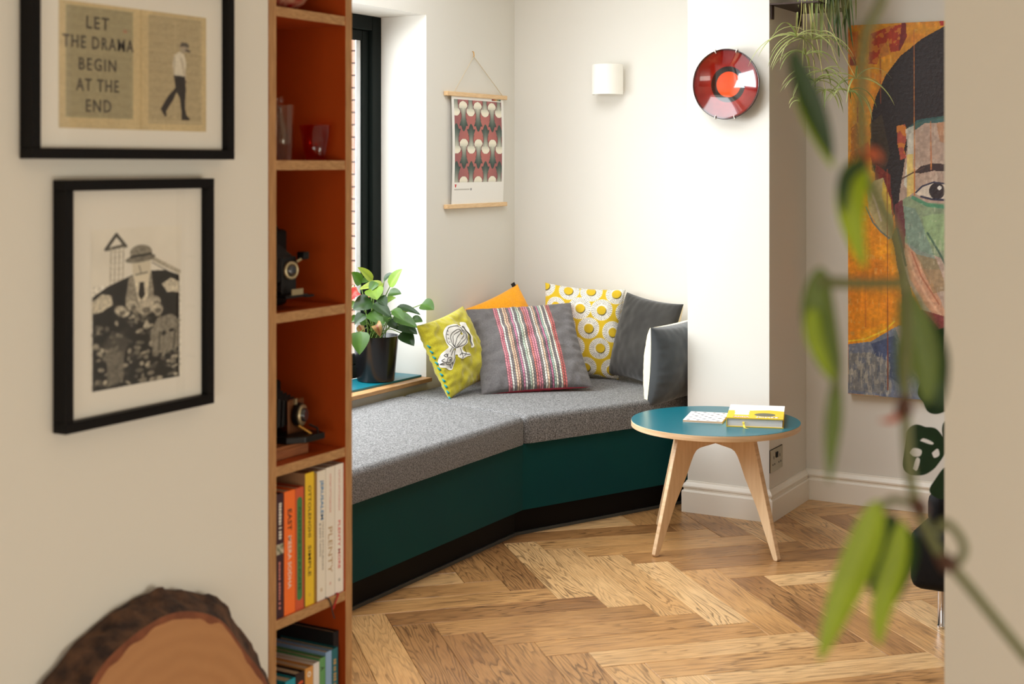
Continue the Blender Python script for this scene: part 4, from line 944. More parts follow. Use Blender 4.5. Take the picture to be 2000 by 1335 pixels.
# ------------------------------------------------------------------ small metal shelf and spider plant on the nib's side
ws = thing('wall_shelf', 'dark bronze metal shelf high on the side of the nib', 'shelf', (-1.79, 5.53, 2.02))
BRZ = M('dark bronze metal', (52, 36, 28), .45, metal=.4)
part('shelf_plate', box(PX1+.0015, -1.695, 5.335, 5.725, 2.022, 2.028), BRZ, ws)
for y in (5.345, 5.685):
    part('bracket', box(PX1+.0007, PX1+.008, y, y+.026, 1.968, 2.022, bev=.001), BRZ, ws)
    part('screw', lathe(bmesh.new(), [(0, 0), (.004, 0), (.004, .003), (0, .003)], 10, axes((PX1+.008, y+.013, 1.985), (0, 1, 0), (0, 0, 1), (1, 0, 0)), cap=False), BRZ, ws)
LEAFV = {}
def leaf_mat(name, a, b, rough=.45):
    """two greens across the blade, carried by the mesh's uv"""
    m = bpy.data.materials.new(name); m.use_nodes = True; nt = m.node_tree; p = nt.nodes['Principled BSDF']; p.inputs['Roughness'].default_value = rough
    uv = nt.nodes.new('ShaderNodeUVMap'); uv.uv_map = 'uv'; sp = nt.nodes.new('ShaderNodeSeparateXYZ'); nt.links.new(uv.outputs[0], sp.inputs[0])
    r = nt.nodes.new('ShaderNodeValToRGB'); r.color_ramp.elements[0].position = .30; r.color_ramp.elements[1].position = .5
    r.color_ramp.elements[0].color = lin(a) + (1,); r.color_ramp.elements[1].color = lin(b) + (1,)
    nt.links.new(sp.outputs[1], r.inputs[0])
    nz = nt.nodes.new('ShaderNodeTexNoise'); nz.inputs['Scale'].default_value = 30; tc = nt.nodes.new('ShaderNodeTexCoord'); nt.links.new(tc.outputs['Object'], nz.inputs[0])
    mr = nt.nodes.new('ShaderNodeMapRange'); mr.inputs[3].default_value = .8; mr.inputs[4].default_value = 1.2; nt.links.new(nz.outputs['Fac'], mr.inputs[0])
    vm = nt.nodes.new('ShaderNodeVectorMath'); vm.operation = 'SCALE'; nt.links.new(r.outputs[0], vm.inputs[0]); nt.links.new(mr.outputs[0], vm.inputs['Scale']); nt.links.new(vm.outputs[0], p.inputs['Base Color'])
    # a leaf lets some light through
    tr = nt.nodes.new('ShaderNodeBsdfTranslucent'); nt.links.new(vm.outputs[0], tr.inputs[0]); mxs = nt.nodes.new('ShaderNodeMixShader'); mxs.inputs[0].default_value = .28
    out = [n for n in nt.nodes if n.type == 'OUTPUT_MATERIAL'][0]
    nt.links.new(p.outputs[0], mxs.inputs[1]); nt.links.new(tr.outputs[0], mxs.inputs[2]); nt.links.new(mxs.outputs[0], out.inputs[0])
    return m
def blade(path, width, normal_hint, prof, fold=0.25, nw=4, bow=0.0):
    """leaf blade along a path; prof(t) half width fraction; v = distance from the edge (uv.y .5 at the rib)"""
    P = [Vector(p) for p in path]; bm = bmesh.new(); uvl = bm.loops.layers.uv.new('uv'); rows = []
    hint = Vector(normal_hint).normalized()
    for i, p in enumerate(P):
        t = i/(len(P)-1); tg = (P[min(i+1, len(P)-1)] - P[max(i-1, 0)]).normalized()
        s = tg.cross(hint); s = s.normalized() if s.length > 1e-4 else Vector((1, 0, 0)); n = s.cross(tg).normalized()
        hw = width/2*max(prof(t), .004); row = []
        for k in range(nw+1):
            a = -1 + 2*k/nw; q = p + s*(a*hw) + n*(abs(a)*hw*fold - bow*hw*(1-a*a)*0)
            row.append((bm.verts.new(q), t, .5 - abs(a)*.5))
        rows.append(row)
    for A, B in zip(rows, rows[1:]):
        for k in range(nw):
            f = bm.faces.new((A[k][0], A[k+1][0], B[k+1][0], B[k][0]))
            for l, z in zip(f.loops, (A[k], A[k+1], B[k+1], B[k])): l[uvl].uv = (z[1], z[2])
    return bm
def leaf_part(bm, mat, parent, name='leaf', label=None):
    me = bpy.data.meshes.new(name); bm.to_mesh(me); bm.free(); me.polygons.foreach_set('use_smooth', [True]*len(me.polygons))
    me.materials.append(mat); return link(name, me, parent, label)
strap = lambda t: (min(t/.12, 1)**.5)*(1 - max(t-.25, 0)/.75)**.7
LIGHTL = leaf_mat('variegated spider leaf', (186, 192, 126), (124, 148, 58), .5); DARKL = leaf_mat('dark spider leaf', (84, 104, 48), (40, 62, 26), .45); MIDL = leaf_mat('mid spider leaf', (150, 162, 90), (80, 108, 40), .5)
spd = thing('spider_plant', 'spider plant trailing long leaves and plantlets from the bronze shelf', 'potted plant', (-1.775, 5.50, 2.0285))
part('pot', lathe(bmesh.new(), [(0, 0), (.055, 0), (.075, .12), (.078, .12), (.078, .13), (.070, .13), (.066, .11), (0, .11)], 28, Matrix.Translation((-1.775, 5.50, 2.029)), cap=False), M('white pot', (226, 220, 208), .4), spd, True)
part('soil', lathe(bmesh.new(), [(0, 0), (.064, 0), (.064, .008), (0, .012)], 20, Matrix.Translation((-1.775, 5.50, 2.136)), cap=False), M('soil', (50, 36, 26), .95), spd)
CR = Vector((-1.775, 5.50, 2.145))
rs = random.Random(11)
def arc(p0, p1, lift, p2=None, n=12):
    p0, p1 = Vector(p0), Vector(p1); mid = p0.lerp(p1, .38) + Vector((0, 0, lift)); return [((1-t)**2)*p0 + 2*t*(1-t)*mid + t*t*p1 for t in [i/n for i in range(n+1)]]
# long leaves hanging in front of the shelf: (px x, px y of the tip, how far out it arches, light or dark)
for x, y, o, kd in ((1604, 120, .10, 1), (1622, 60, .14, 1), (1640, 122, .09, 2), (1646, 100, .12, 2), (1655, 104, .10, 2), (1663, 82, .12, 2), (1668, 60, .15, 2), (1672, 44, .16, 1), (1634, 70, .13, 2), (1628, 40, .16, 1), (1618, 62, .11, 2), (1607, 78, .12, 1), (1586, 58, .14, 1), (1573, 28, .15, 0), (1560, 16, .14, 0), (1596, 36, .12, 0), (1612, 30, .2, 0), (1650, 36, .18, 1), (1660, 24, .2, 2), (1600, 24, .16, 0), (1645, 58, .15, 1), (1632, 96, .12, 2), (1638, 110, .1, 2), (1616, 100, .12, 2), (1651, 78, .14, 2), (1659, 60, .12, 2), (1625, 84, .16, 2), (1595, 90, .13, 1), (1667, 98, .11, 2)):
    tip = at(x, y, 5.60 - rs.uniform(0, .12)); d = tip - CR; d.z = 0; out = CR + d.normalized()*o + Vector((0, 0, rs.uniform(.02, .08)))
    P = smooth_curve([CR, CR.lerp(out, .6) + Vector((0, 0, .03)), out.lerp(tip, .35), tip], 6)
    leaf_part(blade(P, rs.uniform(.016, .024), (0, -.5, 1), strap, .5, 2), (LIGHTL, MIDL, DARKL)[kd], spd)
STEM = M('pale plant runner', (186, 178, 106), .6)
def plantlet(px, py, d, n, ln, spread, seed, droop=.8, width=.009):
    r = random.Random(seed); c = at(px, py, d)
    st = smooth_curve([CR + Vector((r.uniform(-.03, .03), -.05, .0)), CR.lerp(c, .25) + Vector((0, -.06, .03)), CR.lerp(c, .6) + Vector((0, -.02, -.01)), c], 6)
    part('runner', tube(bmesh.new(), st, .0013, 5), STEM, spd, True)
    for k in range(n):
        q = 2*PI*k/n + r.uniform(-.3, .3); e = r.uniform(-.2, 1.0); L = ln*r.uniform(.6, 1.15)
        dr = (Vector((CA, SA, 0))*math.cos(q)*spread + Vector((-SA, CA, 0))*math.sin(q)*.6 + Vector((0, 0, e))).normalized()
        P = []; p = c.copy(); v = dr.copy()
        for i in range(11): P.append(p.copy()); p = p + v*L/10; v = (v + Vector((0, 0, -droop*.3))).normalized()
        leaf_part(blade(P, width*r.uniform(.8, 1.2), (0, -.6, 1) if abs(v.z) > .5 else (0, 0, 1), strap, .45, 2), r.choice((LIGHTL, LIGHTL, MIDL)), spd)
plantlet(1588, 78, 5.42, 13, .22, 1.0, 1, .75); plantlet(1556, 72, 5.40, 12, .22, 1.2, 2, .7); plantlet(1592, 160, 5.44, 11, .16, 1.0, 3, .8)
plantlet(1612, 176, 5.46, 8, .13, 1.0, 4, .9); plantlet(1656, 180, 5.44, 8, .14, 1.1, 5, .95); plantlet(1672, 154, 5.42, 8, .20, 1.3, 6, .6); plantlet(1574, 108, 5.41, 8, .18, 1.0, 7, .8)
plantlet(1563, 200, 5.43, 5, .09, .5, 8, .9); plantlet(1606, 140, 5.44, 8, .18, 1.1, 9, .7)

# ------------------------------------------------------------------ side table, notebook, cookbook
TC = Vector((-1.962, 4.945, 0)); TR_, TZ = .311, .4515
tab = thing('side_table', 'round side table with teal top and four splayed birch ply legs', 'table', TC)
def disc(r, z0, z1, bev):
    bm = lathe(bmesh.new(), [(0, z0), (r-bev, z0), (r, z0+bev), (r, z1-bev), (r-bev, z1), (0, z1)], 96, Matrix.Translation(TC), cap=False); return bm
part('tabletop', disc(TR_, TZ-.022, TZ-.0012, .0012), PLY_EDGE, tab, 'auto', 'birch ply tabletop edge')
part('laminate', disc(TR_-.0006, TZ-.0012, TZ, .0004), TEAL_LAM, tab, 'auto', 'teal laminate surface')
def legmat():
    return [BIRCH, PLY_EDGE]
prof = [(0.0005, TZ-.0225), (.195, TZ-.0225), (.318, .008), (.314, .001), (.300, .0005), (.297, .006), (.216, .175), (.160, .268), (.136, .316), (.124, .340), (.110, .356), (.09, .364), (.045, .366), (.0005, .369)]
for q in (-24, -112, 156, 68):
    q = math.radians(q); off = .0
    bm = prism(bmesh.new(), prof, -.009, .009, bev=.0015, seg=1)
    bmesh.ops.transform(bm, matrix=axes(TC, (math.cos(q), math.sin(q), 0), (0, 0, 1), (math.sin(q), -math.cos(q), 0)), verts=list(bm.verts))
    bm.faces.ensure_lookup_table()
    sd = Vector((math.sin(q), -math.cos(q), 0))
    bm.normal_update()
    for f in bm.faces: f.material_index = 0 if abs(f.normal.dot(sd)) > .9 else 1
    part('leg', bm, legmat(), tab)
nb = thing('notebook', 'thin notebook with white cover and rows of grey lozenges, on the teal table', 'notebook', (-2.015, 4.97, TZ), math.radians(14))
NX = Vector((.973, .231, 0)).normalized(); NY = Vector((-NX.y, NX.x, 0)); NO = Vector((-2.053, 4.853, 0))
def slab(w, h, z0, z1, o=(0, 0), bev=.0): return prism(bmesh.new(), [(o[0], o[1]), (o[0]+w, o[1]), (o[0]+w, o[1]+h), (o[0], o[1]+h)], z0, z1, mat=axes(NO, NX, NY, (0, 0, 1)), bev=bev, seg=1)
part('pages', slab(.144, .190, TZ+.0012, TZ+.0075), M('kraft page edges', (206, 172, 140), .9), nb, label='buff page edges')
part('back_cover', slab(.1445, .1905, TZ+.0003, TZ+.0012), M('white cover card', (236, 232, 228), .6), nb)
ink = Ink(150, 190, 0, 144, 0, 190, (240, 236, 232))
for r in range(7):
    for c in range(4):
        cx = 18 + c*36 + (18 if r % 2 else 0); cy = 14 + r*27
        ink.poly([(cx-11, cy), (cx, cy-9), (cx+11, cy), (cx, cy+9)], (96 + 30*((r+c) % 3), 98 + 26*((r+c) % 3), 104 + 26*((r+c) % 3)), .9, 2)
ink_sheet('front_cover', ink, NO + NY*.1905 + Vector((0, 0, TZ+.0078)), NX, -NY, .1445, .1905, INK, nb, label='white cover with grey lozenges')
ck = thing('cookbook', 'thick yellow and white cookbook with a ribbon, lying on the teal table', 'book', (-1.83, 5.0, TZ), math.radians(18))
BXv = Vector((.952, .307, 0)).normalized(); BYv = Vector((-BXv.y, BXv.x, 0)); BO = Vector((-1.881, 4.846, 0)); BW, BH, BT = .203, .285, .033
def bslab(w0, w1, h0, h1, z0, z1): return prism(bmesh.new(), [(w0, h0), (w1, h0), (w1, h1), (w0, h1)], TZ+z0, TZ+z1, mat=axes(BO, BXv, BYv, (0, 0, 1)))
YEL = M('yellow book cloth', (232, 196, 48), .55)
part('back_cover', bslab(0, BW, 0, BH, .0003, .003), YEL, ck); part('front_cover', bslab(0, BW, 0, BH, BT-.003, BT), YEL, ck); part('spine', bslab(0, .0025, 0, BH, .003, BT-.003), YEL, ck)
part('pages', bslab(.0025, BW-.004, .004, BH-.004, .003, BT-.003), M('white page block', (226, 224, 222), .9, vary=(3, (200, 198, 198)), stretch=(1, 1, 260)), ck)
ink = Ink(150, 210, 0, 150, 0, 210, (240, 238, 232))
ink.poly([(-2, 96), (60, 92), (110, 78), (152, 92), (152, 212), (-2, 212)], (236, 200, 54)); ink.poly([(18, 78), (58, 78), (56, 160), (20, 160)], (244, 240, 232), 1, 3)
ink.ell(100, 152, 28, 26, (112, 110, 90)); ink.line([(88, 172), (152, 180)], 2, (120, 96, 40)); ink.line([(110, 118), (152, 128)], 2, (226, 170, 40))
ink_sheet('cover_print', ink, BO + BYv*BH + Vector((0, 0, TZ+BT+.0004)), BXv, -BYv, BW, BH, INK, ck, label='yellow and white cover picture')
WT = C(246, 242, 236); OR = C(226, 120, 60)
part('title_band', bslab(.024, .078, .010, .036, BT+.0005, BT+.0007), OR, ck, label='orange band under the first word')
lettering('ANNA', WT, ck, BO + BXv*.054 + BYv*.024 + Vector((0, 0, TZ+BT+.0008)), BXv, BYv, (0, 0, 1), 'cover_lettering', width=.056, height=.020, bold=.04)
lettering('JONES', WT, ck, BO + BXv*.145 + BYv*.024 + Vector((0, 0, TZ+BT+.0008)), BXv, BYv, (0, 0, 1), 'cover_lettering', width=.082, height=.026, bold=.05)
def bp3(a, b, c): return BO + BXv*a + BYv*b + Vector((0, 0, TZ+c))
ribbon([bp3(.062, .01, .018), bp3(.061, -.0015, .018), bp3(.063, -.004, .008), bp3(.066, -.014, .0012), bp3(.078, -.028, .0010)], .007, C(240, 216, 84), ck, 'yellow ribbon marker', BXv)

# ------------------------------------------------------------------ scatter cushions
SEAT = .455
class Pillow:
    def __init__(s, name, label, c, yaw, lean, roll, w, h, t, front, back, ink=None, n=72, seed=1, pinch=.065, wrinkle=.004, back_label=None, group='scatter cushions on the corner bench', zmin=SEAT-.004, sag=0.0):
        yaw, lean, roll = (math.radians(v) for v in (yaw, lean, roll))
        s.n = Vector((math.cos(yaw)*math.cos(lean), math.sin(yaw)*math.cos(lean), math.sin(lean)))
        up = Vector((-math.cos(yaw)*math.sin(lean), -math.sin(yaw)*math.sin(lean), math.cos(lean))); rt = (-s.n).cross(up)
        s.r = rt*math.cos(roll) + up*math.sin(roll); s.u = up*math.cos(roll) - rt*math.sin(roll)   # roll counter-clockwise
        s.w, s.h, s.t, s.p, s.seed, s.wr, s.sag = w, h, t, pinch, seed, wrinkle, sag
        s.c = Vector(c); U = np.linspace(-1, 1, n)
        lo = min(s.pt(a, b, sd).z for a in np.linspace(-1, 1, 13) for b in np.linspace(-1, 1, 13) for sd in (1, -1))
        s.c.z += zmin - lo
        s.o = thing(name, label, 'cushion', s.c - Vector((0, 0, s.c.z - zmin)), 0, group)
        for side, mt, nm in ((1, front, 'front_cover'), (-1, back, 'back_cover')):
            if ink is not None and side == 1: W, H = ink.W, ink.H
            else: W = H = n
            co = [s.pt(a, b, side) for b in np.linspace(1, -1, H) for a in np.linspace(-1, 1, W)]
            fc = grid_faces(W, H); fc = fc if side == 1 else fc[:, ::-1]
            me = from_np(nm, [tuple(q) for q in co], fc, ink.linear() if ink is not None and side == 1 else None)
            part(nm, me, mt, s.o, True, label=back_label if side == -1 else None)
    def pt(s, a, b, side, off=0.0):
        x = s.w/2*a*(1 - s.p*(1-b*b)*abs(a)**2); y = s.h/2*b*(1 - s.p*(1-a*a)*abs(b)**2)
        k = max((1-a*a)*(1-b*b), 0)
        z = s.t/2*(k**.42)*(1 + s.sag*(-b))
        sd = s.seed*7.3
        z += s.wr*mnoise.noise(Vector((a*2.6+sd, b*2.6, side*3))) * min(k*3, 1) + s.wr*.8*mnoise.noise(Vector((a*5+sd, b*5, side*3+9)))*min(k*4, 1)
        # puckers along the seams
        e = max(abs(a), abs(b)); z += s.wr*.22*math.sin((a if abs(b) > abs(a) else b)*34 + sd)*max(0, (e-.72)/.28)*min(k*12, 1)
        return s.c + s.r*x + s.u*y + s.n*(side*z + off)
VEL = MV('printed cotton', .85, bump=(500, .15), sheen=.2)
LIN = lambda nm, c, sh=.3: M(nm, c, .9, bump=(600, .25), vary=(260, tuple(min(255, v*1.12) for v in c)), sheen=sh)

# orange cushion in the corner
orp = Pillow('cushion', 'plain orange cushion propped in the corner behind the striped one', at(990, 664, 6.33), -34, 24, 20, .335, .35, .095, LIN('orange velvet', (232, 156, 12), .3), LIN('orange velvet back', (226, 142, 14)), seed=2)
tp = orp.pt(.80, .995, 1, .0); tq = orp.pt(.92, .995, 1, .0); tb_ = bmesh.new(); tn = orp.n*.002; tu = orp.u*.016
vv = [tb_.verts.new(q) for q in (tp-tn, tq-tn, tq-tn+tu, tp-tn+tu, tp+tn, tq+tn, tq+tn+tu, tp+tn+tu)]
for f in ((0, 3, 2, 1), (4, 5, 6, 7), (0, 1, 5, 4), (1, 2, 6, 5), (2, 3, 7, 6), (3, 0, 4, 7)): tb_.faces.new([vv[i] for i in f])
part('label_tab', tb_, M('black fabric tab', (20, 18, 18), .9), orp.o, label='small black sewn tab')
# yellow circle print
ink = Ink(170, 190, -1, 1, 1, -1, (206, 172, 18))
rs = np.random.RandomState(3); k = 0
for r in range(6):
    for c in range(5):
        cx = -1.0 + c*.60 + (.30 if r % 2 else 0) + rs.uniform(-.03, .03); cy = .92 - r*.43 + rs.uniform(-.03, .03)
        R_ = rs.uniform(.25, .29)
        d = np.hypot(ink.X-cx, (ink.Y-cy)*1.12); th = np.arctan2(ink.Y-cy, ink.X-cx)
        ink.put(np.clip((R_-d)/.015+.5, 0, 1), (232, 228, 216))
        ry = (np.cos(th*34) > .55) & (d < R_*.97) & (d > R_*.52); ink.put(ry.astype(float), (60, 56, 56), .62)
        ox, oy = cx+rs.uniform(-.02, .02), cy+rs.uniform(-.02, .02)
        ink.ell(ox+.012, oy-.018, .122, .105, (90, 80, 40)); ink.ell(ox, oy, .115, .10, (206, 172, 18))
Pillow('cushion', 'mustard cushion printed with white rayed circles, against the back wall', at(1136, 648, 6.30), -68, 9, -4, .36, .40, .12, VEL, LIN('mustard back', (200, 168, 20)), ink, seed=3)
# grey velvet with cream back
p5 = Pillow('cushion', 'charcoal velvet cushion with a cream back, beside the circle-print one', (-2.545, 5.60, .63), -113, 14, -4, .365, .37, .13, M('charcoal velvet', (36, 34, 31), .8, spec=.2, bump=(300, .2), vary=(7, (52, 50, 46)), sheen=.35), LIN('cream linen', (226, 208, 176)), seed=4, back_label='cream back')
# lime cushion with a bird patch
lime = Pillow('cushion', 'lime cushion with a white bird patch and teal blanket stitch', (-3.135, 5.012, .615), -2, 24, 8, .375, .325, .105, LIN('lime cotton', (168, 158, 20)), LIN('lime cotton back', (176, 166, 24)), seed=5, wrinkle=.011)
# woven stripes
ink = Ink(220, 200, 0, 1, 0, 1, (92, 88, 88))
wv = vnoise(200, 220, 190, 200, 5)[..., None]; ink.a = ink.a*(.8 + .4*wv)
STR = [(206, 118, 128), (190, 92, 106), (226, 222, 212), (104, 94, 94), (226, 186, 150), (206, 158, 130), (100, 90, 90), (196, 110, 140), (214, 206, 200), (96, 88, 88), (176, 192, 170), (232, 222, 196), (100, 90, 90), (206, 104, 94), (212, 116, 130), (216, 122, 138), (100, 90, 90), (228, 218, 204), (222, 180, 146), (98, 88, 90), (196, 104, 140), (150, 176, 160), (232, 220, 196), (98, 88, 90), (226, 218, 200), (196, 84, 72), (186, 80, 78)]
n = len(STR); xa, xb = .24, .775
idx = np.floor((ink.X-xa)/(xb-xa)*n).astype(int); frac = (ink.X-xa)/(xb-xa)*n - idx
for i, c in enumerate(STR):
    m = (idx == i) & (ink.X > xa) & (ink.X < xb); tw = .5 + .5*np.sin(ink.Y*230 + (1 if i % 2 else -1)*frac*2.6 + i)
    edge = np.clip(np.minimum(frac, 1-frac)*5, .35, 1)
    cc = (np.array(c)*.85 + 30)[None, None]*(.72 + .32*tw[..., None])*edge[..., None]; ink.a = np.where(m[..., None], np.clip(cc, 0, 255), ink.a)
strp = Pillow('cushion', 'large grey woven cushion with a broad band of pink and cream stripes', (-2.945, 5.282, .62), -53, 48, 4, .468, .475, .12, VEL, M('pink cushion back', (220, 76, 96), .9), ink, seed=6, pinch=.05, wrinkle=.013, back_label='pink back', sag=.25)
# slate cushion at the bench end
slate = Pillow('cushion', 'slate velvet cushion with a cream back, at the bench end by the white nib', (-2.312, 5.395, .60), -12, -6, 3, .38, .33, .175, M('slate velvet', (56, 60, 62), .75, spec=.25, bump=(300, .15), vary=(5, (70, 74, 76)), sheen=.6), LIN('cream linen back', (240, 220, 180)), seed=7, back_label='cream back', zmin=.42)

# bird patch on the lime cushion: drawn on the cushion's own face
A0 = np.array([[405, 313], [-188, 545]]); TL = np.array([640, 590])
def luv(x, y):
    s, t = np.linalg.solve(A0, np.array([x, y]) - TL); return 2*s - 1, 1 - 2*t
def on_lime(x, y, off):
    a, b = luv(x, y); return lime.pt(max(-.99, min(.99, a)), max(-.99, min(.99, b)), 1, off)
def felt_patch(name, outline, mat, off, parent, step=14, label=None):
    """outline in drawing units, filled with small quads laid on the cushion"""
    xs = [p[0] for p in outline]; ys = [p[1] for p in outline]; bm = bmesh.new(); cu = smooth_curve([(x, y, 0) for x, y in outline + outline[:1]], 4)
    vs = [bm.verts.new((p.x, p.y, 0)) for p in cu[:-1]]
    f = bm.faces.new(vs); bmesh.ops.triangulate(bm, faces=[f])
    for _ in range(3): bmesh.ops.subdivide_edges(bm, edges=[e for e in bm.edges if e.calc_length() > step], cuts=1)
    bmesh.ops.triangulate(bm, faces=list(bm.faces))
    for v in bm.verts: v.co = on_lime(v.co.x, v.co.y, off)
    return part(name, bm, mat, parent, True, label)
WF_ = M('white felt', (232, 230, 222), .95)
bird = felt_patch('bird_patch', [(880, 588), (930, 592), (965, 604), (1000, 640), (1012, 690), (1004, 740), (970, 772), (990, 806), (1040, 812), (1044, 832), (1010, 842), (968, 862), (930, 842), (940, 796), (915, 784), (912, 830), (925, 880), (912, 934), (870, 922), (830, 912), (808, 880), (802, 830), (826, 796), (850, 770), (822, 700), (816, 640), (840, 600)], WF_, .0022, lime.o, label='white appliqué bird')
felt_patch('tail_patch', [(952, 580), (965, 560), (990, 556), (1016, 570), (1040, 620), (1058, 680), (1070, 740), (1066, 766), (1048, 764), (1036, 700), (1010, 640), (985, 612), (962, 602)], WF_, .0022, lime.o, label='white appliqué tail')
IK = M('black stitched line', (30, 28, 26), .9)
bm = bmesh.new()
def stroke(pts, w=.0022):
    P = smooth_curve([(x, y, 0) for x, y in pts], 5); Q = [on_lime(p.x, p.y, .0034) for p in P]; tube(bm, Q, w/2, 5)
for s in ([(880, 606), (845, 620), (832, 680), (850, 740), (880, 776), (905, 786)], [(880, 606), (920, 606), (958, 616), (962, 640)], [(960, 628), (985, 650), (1000, 700), (985, 745), (940, 768), (908, 778)], [(955, 636), (900, 640), (868, 690), (885, 745), (906, 776)], [(952, 642), (925, 680), (905, 774)], [(945, 640), (900, 668), (890, 720), (905, 774)], [(960, 640), (956, 700), (912, 776)], [(964, 640), (985, 700), (920, 776)], [(962, 610), (990, 606), (1020, 640), (1046, 710), (1056, 755)], [(966, 600), (1000, 620), (1034, 690), (1048, 755)],
          [(905, 786), (906, 830), (916, 862), (908, 922), (890, 900), (862, 896), (850, 880)], [(850, 850), (840, 836), (850, 826)], [(850, 858), (866, 850), (884, 862), (880, 882), (862, 886), (852, 872), (850, 858)], [(866, 868), (872, 866), (872, 874), (866, 874)], [(890, 902), (905, 880), (914, 900)], [(836, 880), (820, 870), (832, 858)], [(844, 850), (822, 836), (836, 826), (850, 842)], [(842, 896), (818, 892), (850, 884)], [(890, 790), (880, 820), (870, 838)], [(872, 780), (858, 810)],
          [(948, 776), (964, 812), (940, 834)], [(964, 812), (972, 850), (964, 858)], [(964, 814), (1000, 826), (1034, 824)], [(980, 770), (998, 812), (984, 838)], [(840, 640), (846, 650)], [(838, 670), (848, 676)], [(846, 700), (856, 706)], [(858, 730), (868, 734)]): stroke(s)
part('bird_lines', bm, IK, lime.o, True, 'black stitched outline')
bm = bmesh.new(); TEAL_T = M('teal thread', (20, 140, 150), .9)
for b0 in np.linspace(.45, -.92, 10):
    q = [lime.pt(-1 + .05*i, b0 - .03*i, 1, .003) for i in range(3)]; q2 = [lime.pt(-1, b0, 1, .003), lime.pt(-.995, b0 - .09, 1, .004)]
    tube(bm, q2, [.002, .005], 6)
tag(part('blanket_stitch', bm, TEAL_T, lime.o, True, 'teal blanket stitch along the left seam'), kind='stuff')

# ------------------------------------------------------------------ windowsill: teal board, black pot, anthurium
tbd = tag(part('board', prism(bmesh.new(), [(-3.322, 4.592), (-3.316, 5.026), (-3.50, 5.030), (-3.50, 4.42), (-3.335, 4.44)], .5015, .5095, bev=.0015), TEAL_LAM, None), 'flat teal board lying on the windowsill under the black pot', 'board')
an = thing('potted_anthurium', 'bushy green anthurium in a black pot on the windowsill', 'potted plant', (-3.392, 4.80, .5097))
AB = Vector((-3.392, 4.80, .510))
part('pot', lathe(bmesh.new(), [(0, 0), (.074, 0), (.077, .003), (.0935, .182), (.0935, .186), (.089, .186), (.084, .165), (0, .165)], 48, Matrix.Translation(AB), cap=False), M('black glazed pot', (14, 13, 14), .22), an, 'auto')
part('soil', lathe(bmesh.new(), [(0, .167), (.083, .166)], 24, Matrix.Translation(AB), cap=False), M('dark potting soil', (44, 32, 24), .95, bump=(80, .6)), an)
heart = lambda t: (math.sin(PI*min(t*1.0, 1)**.62))**.8 if t < 1 else 0
GB = leaf_mat('bright anthurium leaf', (112, 146, 30), (124, 156, 42), .4); GD = leaf_mat('dark anthurium leaf', (34, 60, 22), (42, 70, 28), .35); GM = leaf_mat('mid anthurium leaf', (62, 98, 28), (72, 108, 34), .38); GO_ = leaf_mat('olive anthurium leaf', (140, 156, 50), (120, 140, 44), .4); GBR = leaf_mat('browned leaf', (140, 110, 60), (130, 60, 36), .5)
GSTEM = M('green leaf stalk', (104, 132, 54), .5)
def zp(x, y, d): return at(680 + x/4.767, 500 + y/4.767, d)
AD = 5.80
leaves = [((228, 232), (86, 104), 74, GO_, .02), ((385, 285), (505, 120), 92, GB, -.03), ((118, 262), (28, 150), 96, GM, .03), ((200, 215), (130, 250), 60, GM, .04), ((330, 262), (98, 312), 74, GO_, .0), ((228, 300), (268, 408), 140, GB, -.04), ((222, 420), (44, 505), 150, GD, -.05), ((238, 440), (405, 575), 96, GD, -.07), ((200, 520), (322, 636), 118, GM, -.08), ((372, 350), (496, 352), 84, GM, .03), ((325, 440), (446, 388), 66, GB, .0), ((455, 470), (676, 548), 60, GD, -.02), ((682, 446), (800, 500), 118, GM, -.03), ((424, 560), (645, 668), 110, GM, -.06), ((470, 640), (645, 728), 110, GD, -.04), ((584, 592), (695, 612), 78, GM, -.01), ((490, 712), (614, 836), 116, GD, -.03), ((112, 700), (106, 918), 140, GM, -.12), ((330, 225), (420, 160), 56, GD, .05), ((440, 520), (556, 520), 60, GB, .02), ((160, 640), (60, 560), 70, GM, -.06), ((310, 560), (430, 640), 70, GM, .0), ((90, 560), (20, 620), 60, GM, -.02), ((300, 470), (330, 380), 60, GB, .02), ((380, 600), (500, 700), 90, GD, -.02), ((290, 380), (360, 470), 80, GD, -.05), ((150, 540), (60, 640), 84, GD, -.09), ((420, 500), (520, 600), 80, GM, -.09), ((260, 240), (200, 330), 70, GM, -.02), ((330, 600), (250, 690), 60, GM, -.1), ((60, 420), (10, 500), 80, GM, -.04)]
for (b0, b1, w, mt, dd) in leaves:
    base = zp(*b0, AD + dd); tip = zp(*b1, AD + dd - .03); mid = base.lerp(tip, .5) + Vector((.25, -.35, .9))*(tip-base).length*.13
    P = [((1-t)**2)*base + 2*t*(1-t)*mid + t*t*tip for t in [i/10 for i in range(11)]]
    leaf_part(blade(P, 1.3*w/4.767*AD/FPX, (.35, -.62, .7), heart, .22, 6), mt, an)
    c = AB + Vector((random.uniform(-.03, .03), random.uniform(-.03, .03), .166))
    part('stalk', tube(bmesh.new(), smooth_curve([c, c.lerp(base, .5) + Vector((0, 0, .03)), base.lerp(tip, .04)], 5), .0022, 5), GSTEM, an, True)
br0, br1 = zp(250, 640, AD-.09), zp(300, 752, AD-.11)
leaf_part(blade([br0.lerp(br1, i/8) + Vector((.02, -.03, .02))*math.sin(PI*i/8) for i in range(9)], .042, (.4, -.8, .4), heart, .4, 6), GBR, an, label='browned leaf at the rim of the pot')
br0, br1 = zp(100, 640, AD-.08), zp(150, 740, AD-.09)
leaf_part(blade([br0.lerp(br1, i/8) for i in range(9)], .032, (.4, -.8, .4), heart, .4, 6), GBR, an, label='browned leaf at the rim of the pot')
f0, f1 = zp(96, 335, AD-.03), zp(10, 420, AD-.06)
